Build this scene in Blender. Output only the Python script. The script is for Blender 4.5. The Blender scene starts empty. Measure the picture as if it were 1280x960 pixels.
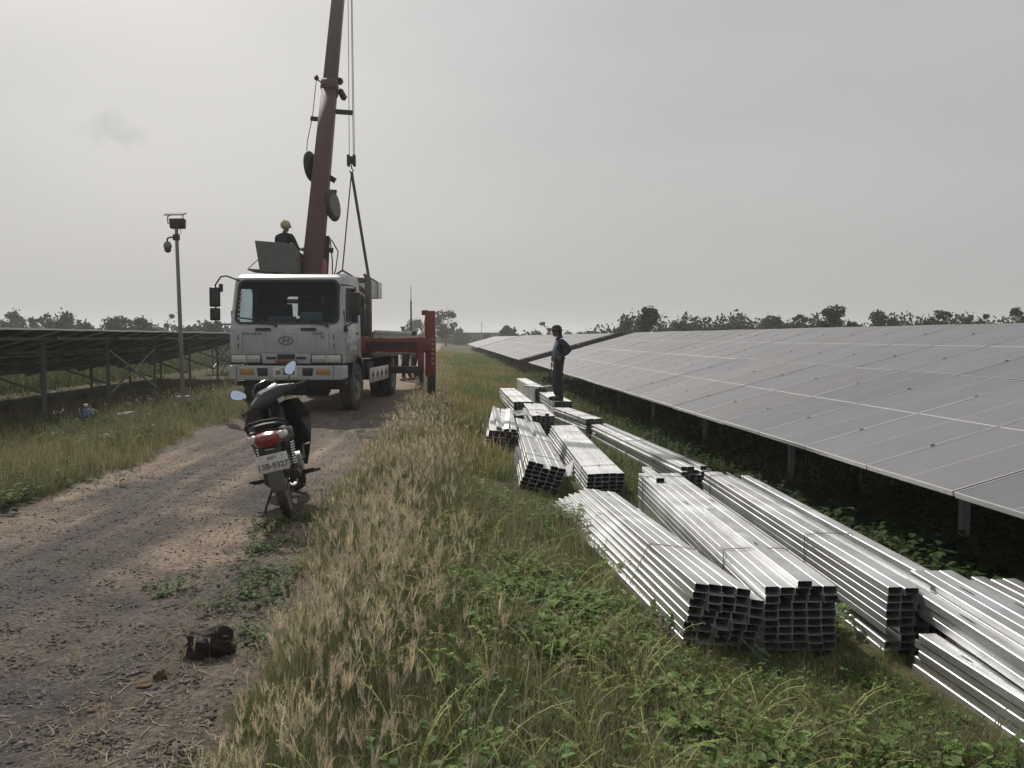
import bpy, bmesh, math, random
import numpy as np
from mathutils import Vector, Matrix, Euler

random.seed(7)
rng = np.random.default_rng(11)
SC = bpy.context.scene
COL = SC.collection
HAZE = 0.0010
R = math.radians
PI = math.pi

# ------------------------------------------------------------------ camera, sky, sun, exposure
FPX = 1050.0
cam_data = bpy.data.cameras.new('camera')
cam_data.sensor_width = 36.0
cam_data.lens = 36.0 * FPX / 1280.0
cam_data.clip_start = 0.05
cam_data.clip_end = 6000
cam = bpy.data.objects.new('camera', cam_data)
COL.objects.link(cam)
cam.location = (0, 0, 1.5)
cam.rotation_euler = (R(90) - math.atan(58.5 / FPX), 0, -0.0778)
SC.camera = cam
CAMR = cam.rotation_euler.to_matrix()
CAMP = Vector(cam.location)

SUN_EL, SUN_AZ = R(41), R(-21)          # azimuth measured from +Y towards +X
SUN_DIR = Vector((math.sin(SUN_AZ) * math.cos(SUN_EL), math.cos(SUN_AZ) * math.cos(SUN_EL), math.sin(SUN_EL)))

world = bpy.data.worlds.new('World')
SC.world = world
world.use_nodes = True
wn, wl = world.node_tree.nodes, world.node_tree.links
wn.clear()
w_out = wn.new('ShaderNodeOutputWorld')
w_bg = wn.new('ShaderNodeBackground')
w_sky = wn.new('ShaderNodeTexSky')
w_sky.sky_type = 'NISHITA'
w_sky.sun_disc = False
w_sky.sun_elevation = SUN_EL
w_sky.sun_rotation = SUN_AZ
w_sky.air_density = 1.6
w_sky.dust_density = 6.0
w_sky.ozone_density = 1.5
w_sky.altitude = 20
w_hsv = wn.new('ShaderNodeHueSaturation')
w_hsv.inputs['Saturation'].default_value = 0.34
w_hsv.inputs['Value'].default_value = 0.66
wl.new(w_sky.outputs[0], w_hsv.inputs['Color'])
# thick dusty air evens the sky out: blend with one grey, and a few faint clouds
w_mix = wn.new('ShaderNodeMixRGB')
w_mix.inputs[0].default_value = 0.78
w_mix.inputs[2].default_value = (4.78, 4.74, 4.70, 1)
wl.new(w_hsv.outputs[0], w_mix.inputs[1])
w_tc = wn.new('ShaderNodeTexCoord')
w_map = wn.new('ShaderNodeMapping')
w_map.inputs['Scale'].default_value = (1.0, 1.0, 3.2)
wl.new(w_tc.outputs['Generated'], w_map.inputs[0])
w_noise = wn.new('ShaderNodeTexNoise')
w_noise.inputs['Scale'].default_value = 1.7
w_noise.inputs['Detail'].default_value = 5
wl.new(w_map.outputs[0], w_noise.inputs['Vector'])
w_ramp = wn.new('ShaderNodeValToRGB')
w_ramp.color_ramp.elements[0].position = 0.35
w_ramp.color_ramp.elements[0].color = (0.93, 0.935, 0.945, 1)
w_ramp.color_ramp.elements[1].position = 0.66
w_ramp.color_ramp.elements[1].color = (1.05, 1.05, 1.05, 1)
wl.new(w_noise.outputs[0], w_ramp.inputs[0])
w_mul = wn.new('ShaderNodeMixRGB')
w_mul.blend_type = 'MULTIPLY'
w_mul.inputs[0].default_value = 1.0
wl.new(w_mix.outputs[0], w_mul.inputs[1])
wl.new(w_ramp.outputs[0], w_mul.inputs[2])
# one small grey puff of cloud low in the left of the sky
def cloud_dir(px, py):
    d = CAMR @ Vector(((px - 640) / FPX, -(py - 480) / FPX, -1.0))
    return d.normalized()
cd = cloud_dir(138, 164)
w_sub = wn.new('ShaderNodeVectorMath'); w_sub.operation = 'SUBTRACT'
w_sub.inputs[1].default_value = cd
w_nrm = wn.new('ShaderNodeVectorMath'); w_nrm.operation = 'NORMALIZE'
wl.new(w_tc.outputs['Generated'], w_nrm.inputs[0])
w_n2 = wn.new('ShaderNodeTexNoise'); w_n2.inputs['Scale'].default_value = 38; w_n2.inputs['Detail'].default_value = 4
wl.new(w_nrm.outputs[0], w_n2.inputs['Vector'])
wl.new(w_nrm.outputs[0], w_sub.inputs[0])
w_add = wn.new('ShaderNodeVectorMath'); w_add.operation = 'MULTIPLY_ADD'
w_add.inputs[1].default_value = (0.075, 0.075, 0.075)
wl.new(w_n2.outputs['Color'], w_add.inputs[0])
wl.new(w_sub.outputs[0], w_add.inputs[2])
w_off = wn.new('ShaderNodeVectorMath'); w_off.operation = 'SUBTRACT'; w_off.inputs[1].default_value = (0.0375, 0.0375, 0.0375)
wl.new(w_add.outputs[0], w_off.inputs[0])
w_sc = wn.new('ShaderNodeVectorMath'); w_sc.operation = 'MULTIPLY'; w_sc.inputs[1].default_value = (1.0, 1.0, 2.6)
wl.new(w_off.outputs[0], w_sc.inputs[0])
w_len = wn.new('ShaderNodeVectorMath'); w_len.operation = 'LENGTH'
wl.new(w_sc.outputs[0], w_len.inputs[0])
w_r2 = wn.new('ShaderNodeValToRGB')
w_r2.color_ramp.elements[0].position = 0.012; w_r2.color_ramp.elements[0].color = (0.87, 0.88, 0.895, 1)
w_r2.color_ramp.elements[1].position = 0.046; w_r2.color_ramp.elements[1].color = (1, 1, 1, 1)
wl.new(w_len.outputs['Value'], w_r2.inputs[0])
w_mul2 = wn.new('ShaderNodeMixRGB'); w_mul2.blend_type = 'MULTIPLY'; w_mul2.inputs[0].default_value = 1.0
wl.new(w_mul.outputs[0], w_mul2.inputs[1]); wl.new(w_r2.outputs[0], w_mul2.inputs[2])
wl.new(w_mul2.outputs[0], w_bg.inputs['Color'])
w_bg.inputs['Strength'].default_value = 0.1
wl.new(w_bg.outputs[0], w_out.inputs['Surface'])

sun_d = bpy.data.lights.new('sun', 'SUN')
sun_d.energy = 3.5
sun_d.angle = R(0.6)
sun_d.color = (1.0, 0.94, 0.85)
sun = bpy.data.objects.new('sun', sun_d)
COL.objects.link(sun)
sun.rotation_euler = SUN_DIR.to_track_quat('Z', 'Y').to_euler()
sun.location = SUN_DIR * 60

SC.view_settings.view_transform = 'Standard'
SC.view_settings.look = 'None'
SC.view_settings.exposure = 0.09
SC.view_settings.gamma = 1.0
SC.cycles.max_bounces = 8
SC.cycles.transparent_max_bounces = 8
SC.cycles.volume_bounces = 1

# ------------------------------------------------------------------ placing helpers
def at(px, py, Y):
    d = CAMR @ Vector(((px - 640) / FPX, -(py - 480) / FPX, -1.0))
    return CAMP + d * (Y / d.y)

def onz(px, py, z):
    d = CAMR @ Vector(((px - 640) / FPX, -(py - 480) / FPX, -1.0))
    return CAMP + d * ((z - CAMP.z) / d.z)

def sstep(a, b, x):
    t = np.clip((x - a) / (b - a), 0, 1)
    return t * t * (3 - 2 * t)

def wob(x, y):
    return (np.sin(x * 1.7 + y * .63 + .4) * np.sin(y * 1.13 - x * .51 + 1.9) * .5 + np.sin(x * 3.9 - y * 2.7 + .7) * np.sin(y * 3.1 + x * 1.3) * .25
            + np.sin(x * .37 + y * .21) * .5)

def gz(x, y):
    """height of the ground: a low dirt bank carrying the track, fields a little lower on both sides"""
    x = np.asarray(x, float); y = np.asarray(y, float)
    right = -0.25 * sstep(0.1, 1.9, x)
    left = -0.22 * sstep(4.0, 6.8, -x)
    off = np.clip(np.maximum(x + 1.0, -x - 3.9), 0, 1.0)
    z = right + left + 0.035 * wob(x, y) * off
    berm = 0.05 * np.exp(-((x + .45) / .45) ** 2)
    inroad = np.clip(1 - np.abs(x + 2.4) / 1.5, 0, 1)
    ruts = -0.03 * (np.exp(-((x + 3.15) / .28) ** 2) + np.exp(-((x + 1.75) / .28) ** 2)) * np.clip(inroad * 3, 0, 1)
    return z + berm + ruts + 0.012 * wob(x * 2.3 + 5, y * 1.1) * (1 - off)

def gzf(x, y):
    return float(gz(x, y))

# ------------------------------------------------------------------ object helpers
def tag(o, label=None, cat=None, group=None, kind=None):
    if label: o['label'] = label
    if cat: o['category'] = cat
    if group: o['group'] = group
    if kind: o['kind'] = kind
    return o

def empty(name, loc=(0, 0, 0), rot=(0, 0, 0), label=None, cat=None, group=None):
    o = bpy.data.objects.new(name, None)
    o.empty_display_size = .2
    COL.objects.link(o)
    o.location = loc
    o.rotation_euler = rot
    return tag(o, label, cat, group)

class MB:
    """collects simple shapes into one mesh; each add takes a material slot number"""
    def __init__(s):
        s.v = []; s.f = []; s.m = []; s.sm = []
    def add(s, vs, fs, m=0, smooth=False):
        b = len(s.v)
        s.v += [tuple(p) for p in vs]
        for f in fs:
            s.f.append(tuple(i + b for i in f)); s.m.append(m); s.sm.append(smooth)
        return s
    def box(s, c, size, m=0, rot=None, taper=1.0):
        hx, hy, hz = size[0] / 2, size[1] / 2, size[2] / 2
        vs = []
        for z in (-1, 1):
            k = 1.0 if z < 0 else taper
            for x, y in ((-1, -1), (1, -1), (1, 1), (-1, 1)):
                p = Vector((x * hx * k, y * hy * k, z * hz))
                if rot is not None: p = rot @ p
                vs.append(p + Vector(c))
        return s.add(vs, [(3, 2, 1, 0), (4, 5, 6, 7), (0, 1, 5, 4), (1, 2, 6, 5), (2, 3, 7, 6), (3, 0, 4, 7)], m)
    def bar(s, a, b, w, h, m=0, up=(0, 0, 1)):
        a, b = Vector(a), Vector(b)
        d = (b - a); L = d.length; d.normalize()
        upv = Vector(up)
        if abs(d.dot(upv)) > .98: upv = Vector((0, 1, 0)) if abs(d.y) < .9 else Vector((1, 0, 0))
        x = d.cross(upv).normalized(); z = x.cross(d).normalized()
        vs = []
        for p in (a, b):
            for i, j in ((-1, -1), (1, -1), (1, 1), (-1, 1)):
                vs.append(p + x * (i * w / 2) + z * (j * h / 2))
        return s.add(vs, [(3, 2, 1, 0), (4, 5, 6, 7), (0, 1, 5, 4), (1, 2, 6, 5), (2, 3, 7, 6), (3, 0, 4, 7)], m)
    def tube(s, pts, r, n=8, m=0, cap=True):
        pts = [Vector(p) for p in pts]
        rs = r if isinstance(r, (list, tuple)) else [r] * len(pts)
        vs = []
        prev = None
        for i, p in enumerate(pts):
            d = (pts[min(i + 1, len(pts) - 1)] - pts[max(i - 1, 0)]).normalized()
            if prev is None:
                u = Vector((0, 0, 1)) if abs(d.z) < .9 else Vector((1, 0, 0))
                x = d.cross(u).normalized()
            else:
                x = (prev - d * prev.dot(d)).normalized()
            prev = x
            y = d.cross(x)
            for k in range(n):
                a = 2 * PI * k / n
                vs.append(p + (x * math.cos(a) + y * math.sin(a)) * rs[i])
        fs = []
        for i in range(len(pts) - 1):
            for k in range(n):
                fs.append((i * n + k, i * n + (k + 1) % n, (i + 1) * n + (k + 1) % n, (i + 1) * n + k))
        s.add(vs, fs, m, True)
        if cap:
            b = len(s.v) - len(vs)
            s.f.append(tuple(b + k for k in range(n))[::-1]); s.m.append(m); s.sm.append(False)
            e = b + (len(pts) - 1) * n
            s.f.append(tuple(e + k for k in range(n))); s.m.append(m); s.sm.append(False)
        return s
    def lathe(s, prof, c, axis=(0, 0, 1), n=24, m=0, close=True, smooth=True):
        """prof: (radius, height along axis) pairs"""
        q = Vector(axis).to_track_quat('Z', 'Y').to_matrix()
        vs = []
        for r, h in prof:
            for k in range(n):
                a = 2 * PI * k / n
                vs.append(q @ Vector((r * math.cos(a), r * math.sin(a), h)) + Vector(c))
        fs = []
        for i in range(len(prof) - 1):
            for k in range(n):
                fs.append((i * n + k, i * n + (k + 1) % n, (i + 1) * n + (k + 1) % n, (i + 1) * n + k))
        s.add(vs, fs, m, smooth)
        if close:
            b = len(s.v) - len(vs)
            if prof[0][0] > 1e-4: s.f.append(tuple(b + k for k in range(n))[::-1]); s.m.append(m); s.sm.append(False)
            e = b + (len(prof) - 1) * n
            if prof[-1][0] > 1e-4: s.f.append(tuple(e + k for k in range(n))); s.m.append(m); s.sm.append(False)
        return s
    def ball(s, c, r, m=0, n=14, k=9, rot=None):
        r = (r, r, r) if not isinstance(r, (list, tuple)) else r
        vs = []
        for j in range(k + 1):
            t = PI * j / k
            for i in range(n):
                a = 2 * PI * i / n
                p = Vector((r[0] * math.sin(t) * math.cos(a), r[1] * math.sin(t) * math.sin(a), -r[2] * math.cos(t)))
                if rot is not None: p = rot @ p
                vs.append(p + Vector(c))
        fs = [(j * n + i, j * n + (i + 1) % n, (j + 1) * n + (i + 1) % n, (j + 1) * n + i) for j in range(k) for i in range(n)]
        return s.add(vs, fs, m, True)
    def prism(s, poly, a, b, axis='x', m=0):
        """poly: list of 2-D points; extruded from a to b along axis (x: poly=(y,z); y: poly=(x,z); z: poly=(x,y))"""
        vs = []
        for t in (a, b):
            for p in poly:
                vs.append({'x': (t, p[0], p[1]), 'y': (p[0], t, p[1]), 'z': (p[0], p[1], t)}[axis])
        n = len(poly)
        fs = [tuple(range(n))[::-1], tuple(range(n, 2 * n))]
        fs += [(i, (i + 1) % n, n + (i + 1) % n, n + i) for i in range(n)]
        return s.add(vs, fs, m)
    def mesh(s, name, mats, bevel=0, segs=2, angle=32, normals=True):
        me = bpy.data.meshes.new(name)
        me.from_pydata(s.v, [], s.f)
        me.polygons.foreach_set('material_index', s.m)
        me.polygons.foreach_set('use_smooth', s.sm)
        for m in (mats if isinstance(mats, (list, tuple)) else [mats]): me.materials.append(m)
        bm = bmesh.new(); bm.from_mesh(me)
        bmesh.ops.remove_doubles(bm, verts=bm.verts, dist=1e-5)
        if normals: bmesh.ops.recalc_face_normals(bm, faces=bm.faces)
        if bevel > 0:
            es = [e for e in bm.edges if len(e.link_faces) == 2 and e.calc_face_angle(0) > R(angle) and not (e.link_faces[0].smooth and e.link_faces[1].smooth)]
            try:
                r = bmesh.ops.bevel(bm, geom=es, offset=bevel, offset_type='OFFSET', segments=segs, profile=.6, affect='EDGES', clamp_overlap=True)
            except Exception as ex:
                print('bevel', name, ex)
            for f in bm.faces: f.smooth = True
            for e in bm.edges:
                if len(e.link_faces) == 2 and e.calc_face_angle(0) > R(50): e.smooth = False
        else:
            for e in bm.edges:
                if len(e.link_faces) == 2 and e.calc_face_angle(0) > R(40): e.smooth = False
        bm.to_mesh(me); bm.free()
        return me
    def build(s, name, mats, parent=None, bevel=0, segs=2, loc=None, rot=None, label=None):
        me = s.mesh(name, mats, bevel, segs)
        o = bpy.data.objects.new(name, me)
        COL.objects.link(o)
        if parent is not None: o.parent = parent
        if loc is not None: o.location = loc
        if rot is not None: o.rotation_euler = rot
        if label: o['label'] = label
        return o

def inst(name, me, parent=None, loc=(0, 0, 0), rot=(0, 0, 0), scale=(1, 1, 1)):
    o = bpy.data.objects.new(name, me)
    COL.objects.link(o)
    if parent is not None: o.parent = parent
    o.location = loc; o.rotation_euler = rot; o.scale = scale
    return o

def copy_tree(o, parent=None):
    c = o.copy(); COL.objects.link(c)
    if parent is not None: c.parent = parent
    for ch in list(o.children): copy_tree(ch, c)
    return c

def bake_modifiers(o):
    dg = bpy.context.evaluated_depsgraph_get()
    me = bpy.data.meshes.new_from_object(o.evaluated_get(dg))
    old = o.data
    o.modifiers.clear()
    o.data = me
    me.name = o.name
    return o

# ------------------------------------------------------------------ materials
MATS = {}
def mat(name, col, rough=.6, metal=0.0, var=.12, scale=6.0, bump=0.0, bscale=None, dirt=None, dirt_amt=0.0, dirt_scale=3.0, spec=.5, coat=0.0, rvar=.1, rnd=0.0, dist=.01, streak=None):
    if name in MATS: return MATS[name]
    m = bpy.data.materials.new(name); m.use_nodes = True
    n, l = m.node_tree.nodes, m.node_tree.links
    b = n['Principled BSDF']
    tc = n.new('ShaderNodeTexCoord')
    nz = n.new('ShaderNodeTexNoise'); nz.inputs['Scale'].default_value = scale; nz.inputs['Detail'].default_value = 6; nz.inputs['Roughness'].default_value = .62
    l.new(tc.outputs['Object'], nz.inputs['Vector'])
    rp = n.new('ShaderNodeValToRGB')
    c = Vector(col[:3])
    rp.color_ramp.elements[0].position = .3; rp.color_ramp.elements[0].color = (*(c * (1 - var)), 1)
    rp.color_ramp.elements[1].position = .7; rp.color_ramp.elements[1].color = (*(c * (1 + var)), 1)
    l.new(nz.outputs[0], rp.inputs[0])
    out = rp.outputs[0]
    if dirt is not None:
        n2 = n.new('ShaderNodeTexNoise'); n2.inputs['Scale'].default_value = dirt_scale; n2.inputs['Detail'].default_value = 8; n2.inputs['Roughness'].default_value = .7
        l.new(tc.outputs['Object'], n2.inputs['Vector'])
        r2 = n.new('ShaderNodeValToRGB'); r2.color_ramp.elements[0].position = .45; r2.color_ramp.elements[1].position = .72
        r2.color_ramp.elements[0].color = (0, 0, 0, 1); r2.color_ramp.elements[1].color = (dirt_amt,) * 3 + (1,)
        l.new(n2.outputs[0], r2.inputs[0])
        mx = n.new('ShaderNodeMixRGB'); mx.inputs[2].default_value = (*dirt, 1)
        l.new(r2.outputs[0], mx.inputs[0]); l.new(out, mx.inputs[1])
        out = mx.outputs[0]
    if streak is not None:      # grime that has run down with the rain
        mp = n.new('ShaderNodeMapping'); mp.inputs['Scale'].default_value = (9, 9, .7); l.new(tc.outputs['Object'], mp.inputs[0])
        n4 = n.new('ShaderNodeTexNoise'); n4.inputs['Scale'].default_value = 1.6; n4.inputs['Detail'].default_value = 6; n4.inputs['Roughness'].default_value = .7; l.new(mp.outputs[0], n4.inputs['Vector'])
        r4 = n.new('ShaderNodeValToRGB'); r4.color_ramp.elements[0].position = .50; r4.color_ramp.elements[1].position = .74; r4.color_ramp.elements[0].color = (0, 0, 0, 1); r4.color_ramp.elements[1].color = (.36, .36, .36, 1)
        l.new(n4.outputs[0], r4.inputs[0]); m4 = n.new('ShaderNodeMixRGB'); m4.inputs[2].default_value = (*streak, 1)
        l.new(r4.outputs[0], m4.inputs[0]); l.new(out, m4.inputs[1]); out = m4.outputs[0]
    if rnd > 0:
        oi = n.new('ShaderNodeObjectInfo')
        mr = n.new('ShaderNodeMapRange'); mr.inputs['To Min'].default_value = 1 - rnd; mr.inputs['To Max'].default_value = 1 + rnd
        l.new(oi.outputs['Random'], mr.inputs[0])
        mm = n.new('ShaderNodeMixRGB'); mm.blend_type = 'MULTIPLY'; mm.inputs[0].default_value = 1
        l.new(out, mm.inputs[1]); l.new(mr.outputs[0], mm.inputs[2])
        out = mm.outputs[0]
    l.new(out, b.inputs['Base Color'])
    mr = n.new('ShaderNodeMapRange'); mr.inputs['To Min'].default_value = max(.02, rough - rvar); mr.inputs['To Max'].default_value = min(1, rough + rvar)
    l.new(nz.outputs[0], mr.inputs[0]); l.new(mr.outputs[0], b.inputs['Roughness'])
    b.inputs['Metallic'].default_value = metal
    b.inputs['Specular IOR Level'].default_value = spec
    if coat: b.inputs['Coat Weight'].default_value = coat
    if bump > 0:
        nb = n.new('ShaderNodeTexNoise'); nb.inputs['Scale'].default_value = bscale or scale * 4; nb.inputs['Detail'].default_value = 5
        l.new(tc.outputs['Object'], nb.inputs['Vector'])
        bp = n.new('ShaderNodeBump'); bp.inputs['Strength'].default_value = bump; bp.inputs['Distance'].default_value = dist
        l.new(nb.outputs[0], bp.inputs['Height']); l.new(bp.outputs[0], b.inputs['Normal'])
    MATS[name] = m
    return m

def glass(name, tint=(.8, .85, .85), mixf=.5, rough=.05, body=(.02, .025, .03)):
    """dirty window glass: clear part mixed with a dark reflecting film"""
    if name in MATS: return MATS[name]
    m = bpy.data.materials.new(name); m.use_nodes = True
    n, l = m.node_tree.nodes, m.node_tree.links
    b = n['Principled BSDF']
    b.inputs['Base Color'].default_value = (*body, 1); b.inputs['Roughness'].default_value = rough
    t = n.new('ShaderNodeBsdfTransparent'); t.inputs[0].default_value = (*tint, 1)
    mx = n.new('ShaderNodeMixShader')
    nz = n.new('ShaderNodeTexNoise'); nz.inputs['Scale'].default_value = 3
    tc = n.new('ShaderNodeTexCoord'); l.new(tc.outputs['Object'], nz.inputs['Vector'])
    mr = n.new('ShaderNodeMapRange'); mr.inputs['To Min'].default_value = mixf - .08; mr.inputs['To Max'].default_value = mixf + .08
    l.new(nz.outputs[0], mr.inputs[0]); l.new(mr.outputs[0], mx.inputs[0])
    l.new(b.outputs[0], mx.inputs[1]); l.new(t.outputs[0], mx.inputs[2])
    l.new(mx.outputs[0], n['Material Output'].inputs['Surface'])
    MATS[name] = m
    return m

def leafmat(name, trans=.35, rough=.6):
    """colour from the plant's own vertex colour, light passing through the blade"""
    m = bpy.data.materials.new(name); m.use_nodes = True
    n, l = m.node_tree.nodes, m.node_tree.links
    n.remove(n['Principled BSDF'])
    at_ = n.new('ShaderNodeAttribute'); at_.attribute_name = 'col'
    d = n.new('ShaderNodeBsdfDiffuse'); t = n.new('ShaderNodeBsdfTranslucent')
    l.new(at_.outputs['Color'], d.inputs['Color']); l.new(at_.outputs['Color'], t.inputs['Color'])
    mx = n.new('ShaderNodeMixShader'); mx.inputs[0].default_value = trans
    l.new(d.outputs[0], mx.inputs[1]); l.new(t.outputs[0], mx.inputs[2])
    g = n.new('ShaderNodeBsdfGlossy'); g.inputs['Roughness'].default_value = rough; g.inputs['Color'].default_value = (.6, .6, .6, 1)
    m2 = n.new('ShaderNodeMixShader'); m2.inputs[0].default_value = .03
    l.new(mx.outputs[0], m2.inputs[1]); l.new(g.outputs[0], m2.inputs[2])
    l.new(m2.outputs[0], n['Material Output'].inputs['Surface'])
    return m

GALV = mat('galvanised_steel', (.62, .63, .64), .38, .9, .10, 9, bump=.05, bscale=60, dirt=(.42, .40, .37), dirt_amt=.35, dirt_scale=5, rnd=.10)
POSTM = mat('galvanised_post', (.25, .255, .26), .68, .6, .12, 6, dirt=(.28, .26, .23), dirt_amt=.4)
ALU = mat('aluminium_frame', (.48, .48, .48), .5, .8, .05, 5)
BLACK = mat('black_plastic', (.016, .017, .019), .4, 0, .2, 8, dirt=(.09, .08, .07), dirt_amt=.14)
GLOSSB = mat('black_gloss_paint', (.012, .012, .014), .22, 0, .2, 5, dirt=(.10, .09, .08), dirt_amt=.18, coat=.4)
RUBBER = mat('tyre_rubber', (.03, .03, .03), .85, 0, .2, 12, bump=.3, bscale=50, dirt=(.17, .14, .11), dirt_amt=.65, dirt_scale=6)
DARKM = mat('dark_chassis', (.035, .034, .034), .75, .2, .25, 8, dirt=(.12, .10, .085), dirt_amt=.5)
WHITE = mat('truck_white_paint', (.40, .425, .44), .42, 0, .05, 3, dirt=(.25, .235, .21), dirt_amt=.55, dirt_scale=2.2, coat=.12, streak=(.20, .17, .14))
WHITE2 = mat('worn_white_patch', (.58, .58, .57), .6, 0, .08, 6, dirt=(.4, .37, .33), dirt_amt=.5)
REDM = mat('crane_red_paint', (.20, .032, .026), .55, 0, .2, 4, dirt=(.09, .05, .045), dirt_amt=.6, dirt_scale=4, streak=(.10, .055, .04))
BOOMM = mat('boom_dull_red', (.085, .038, .036), .6, 0, .18, 3, dirt=(.06, .045, .045), dirt_amt=.6, dirt_scale=2, streak=(.05, .036, .032))
BOOMG = mat('boom_grey_steel', (.105, .075, .075), .5, .3, .15, 4, dirt=(.07, .06, .06), dirt_amt=.5)
CHROME = mat('chrome', (.7, .7, .7), .15, 1, .05, 6)
SILVER = mat('silver_paint', (.38, .38, .37), .4, .6, .1, 6, dirt=(.2, .17, .14), dirt_amt=.5)
GREYM = mat('basket_grey', (.15, .155, .15), .65, .2, .15, 5, dirt=(.09, .08, .07), dirt_amt=.5, streak=(.07, .06, .05))
RUST = mat('dull_brown_steel', (.13, .105, .085), .7, .2, .2, 5, dirt=(.06, .05, .045), dirt_amt=.5)
AMBER = mat('amber_lens', (.36, .19, .04), .25, 0, .1, 30, coat=.5)
LENS = mat('headlamp_lens', (.42, .43, .42), .15, .3, .15, 14, coat=.6)
REDLENS = mat('red_lens', (.20, .010, .010), .2, 0, .15, 30, coat=.8)
CLEARLENS = mat('clear_lens', (.55, .50, .47), .2, .2, .1, 20, coat=.8)
PLATE = mat('plate_white', (.62, .62, .60), .5, 0, .06, 10, dirt=(.4, .35, .3), dirt_amt=.35, dirt_scale=12)
INK = mat('plate_ink', (.02, .025, .06), .6, 0, .1, 10)
INK2 = mat('plate_faded_ink', (.13, .13, .16), .7, 0, .1, 10)
INKR = mat('plate_red_ink', (.35, .05, .06), .6, 0, .1, 10)
ROPE = mat('pale_twine', (.38, .35, .29), .9, 0, .2, 30)
STEELW = mat('wire_rope', (.14, .15, .15), .6, .5, .1, 30)
WEB = mat('sling_webbing', (.07, .07, .065), .85, 0, .2, 20)
SKIN = mat('skin', (.25, .14, .09), .55, 0, .08, 20)
SKIND = mat('shaded_brown_skin', (.16, .085, .055), .55, 0, .08, 20)
NAVY = mat('navy_cloth', (.014, .021, .040), .85, 0, .25, 12, bump=.3, bscale=25)
BLUEGREY = mat('blue_grey_cloth', (.075, .095, .13), .85, 0, .15, 12, bump=.3, bscale=25)
DARKCLOTH = mat('dark_trousers', (.013, .014, .017), .85, 0, .2, 12, bump=.3, bscale=20)
BLACKCLOTH = mat('charcoal_cloth', (.018, .018, .02), .9, 0, .2, 12, bump=.3, bscale=20)
YELLOWH = mat('faded_yellow_helmet', (.36, .34, .18), .4, 0, .1, 8, coat=.3)
BOOT = mat('tan_boots', (.22, .11, .055), .7, 0, .15, 12)
# ------------------------------------------------------------------ ground and track
def grid_mesh(name, xs, ys, zf, mats, attr=None):
    X, Y = np.meshgrid(xs, ys)
    Z = zf(X, Y)
    V = np.stack([X, Y, Z], -1).reshape(-1, 3)
    nx, ny = len(xs), len(ys)
    i = np.arange((ny - 1) * (nx - 1)); r, c = i // (nx - 1), i % (nx - 1)
    a = r * nx + c
    F = np.stack([a, a + 1, a + nx + 1, a + nx], -1)
    me = bpy.data.meshes.new(name)
    me.vertices.add(len(V)); me.vertices.foreach_set('co', V.ravel())
    me.loops.add(F.size); me.loops.foreach_set('vertex_index', F.ravel().astype(np.int32))
    me.polygons.add(len(F)); me.polygons.foreach_set('loop_start', np.arange(0, F.size, 4, dtype=np.int32))
    me.update(calc_edges=True)
    me.polygons.foreach_set('use_smooth', np.ones(len(F), bool))
    if attr is not None:
        at_ = me.color_attributes.new('col', 'FLOAT_COLOR', 'POINT')
        C = np.ones((len(V), 4), np.float32); C[:, :3] = attr(V[:, 0], V[:, 1])
        at_.data.foreach_set('color', C.ravel())
    me.materials.append(mats)
    o = bpy.data.objects.new(name, me); COL.objects.link(o)
    return o

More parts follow.
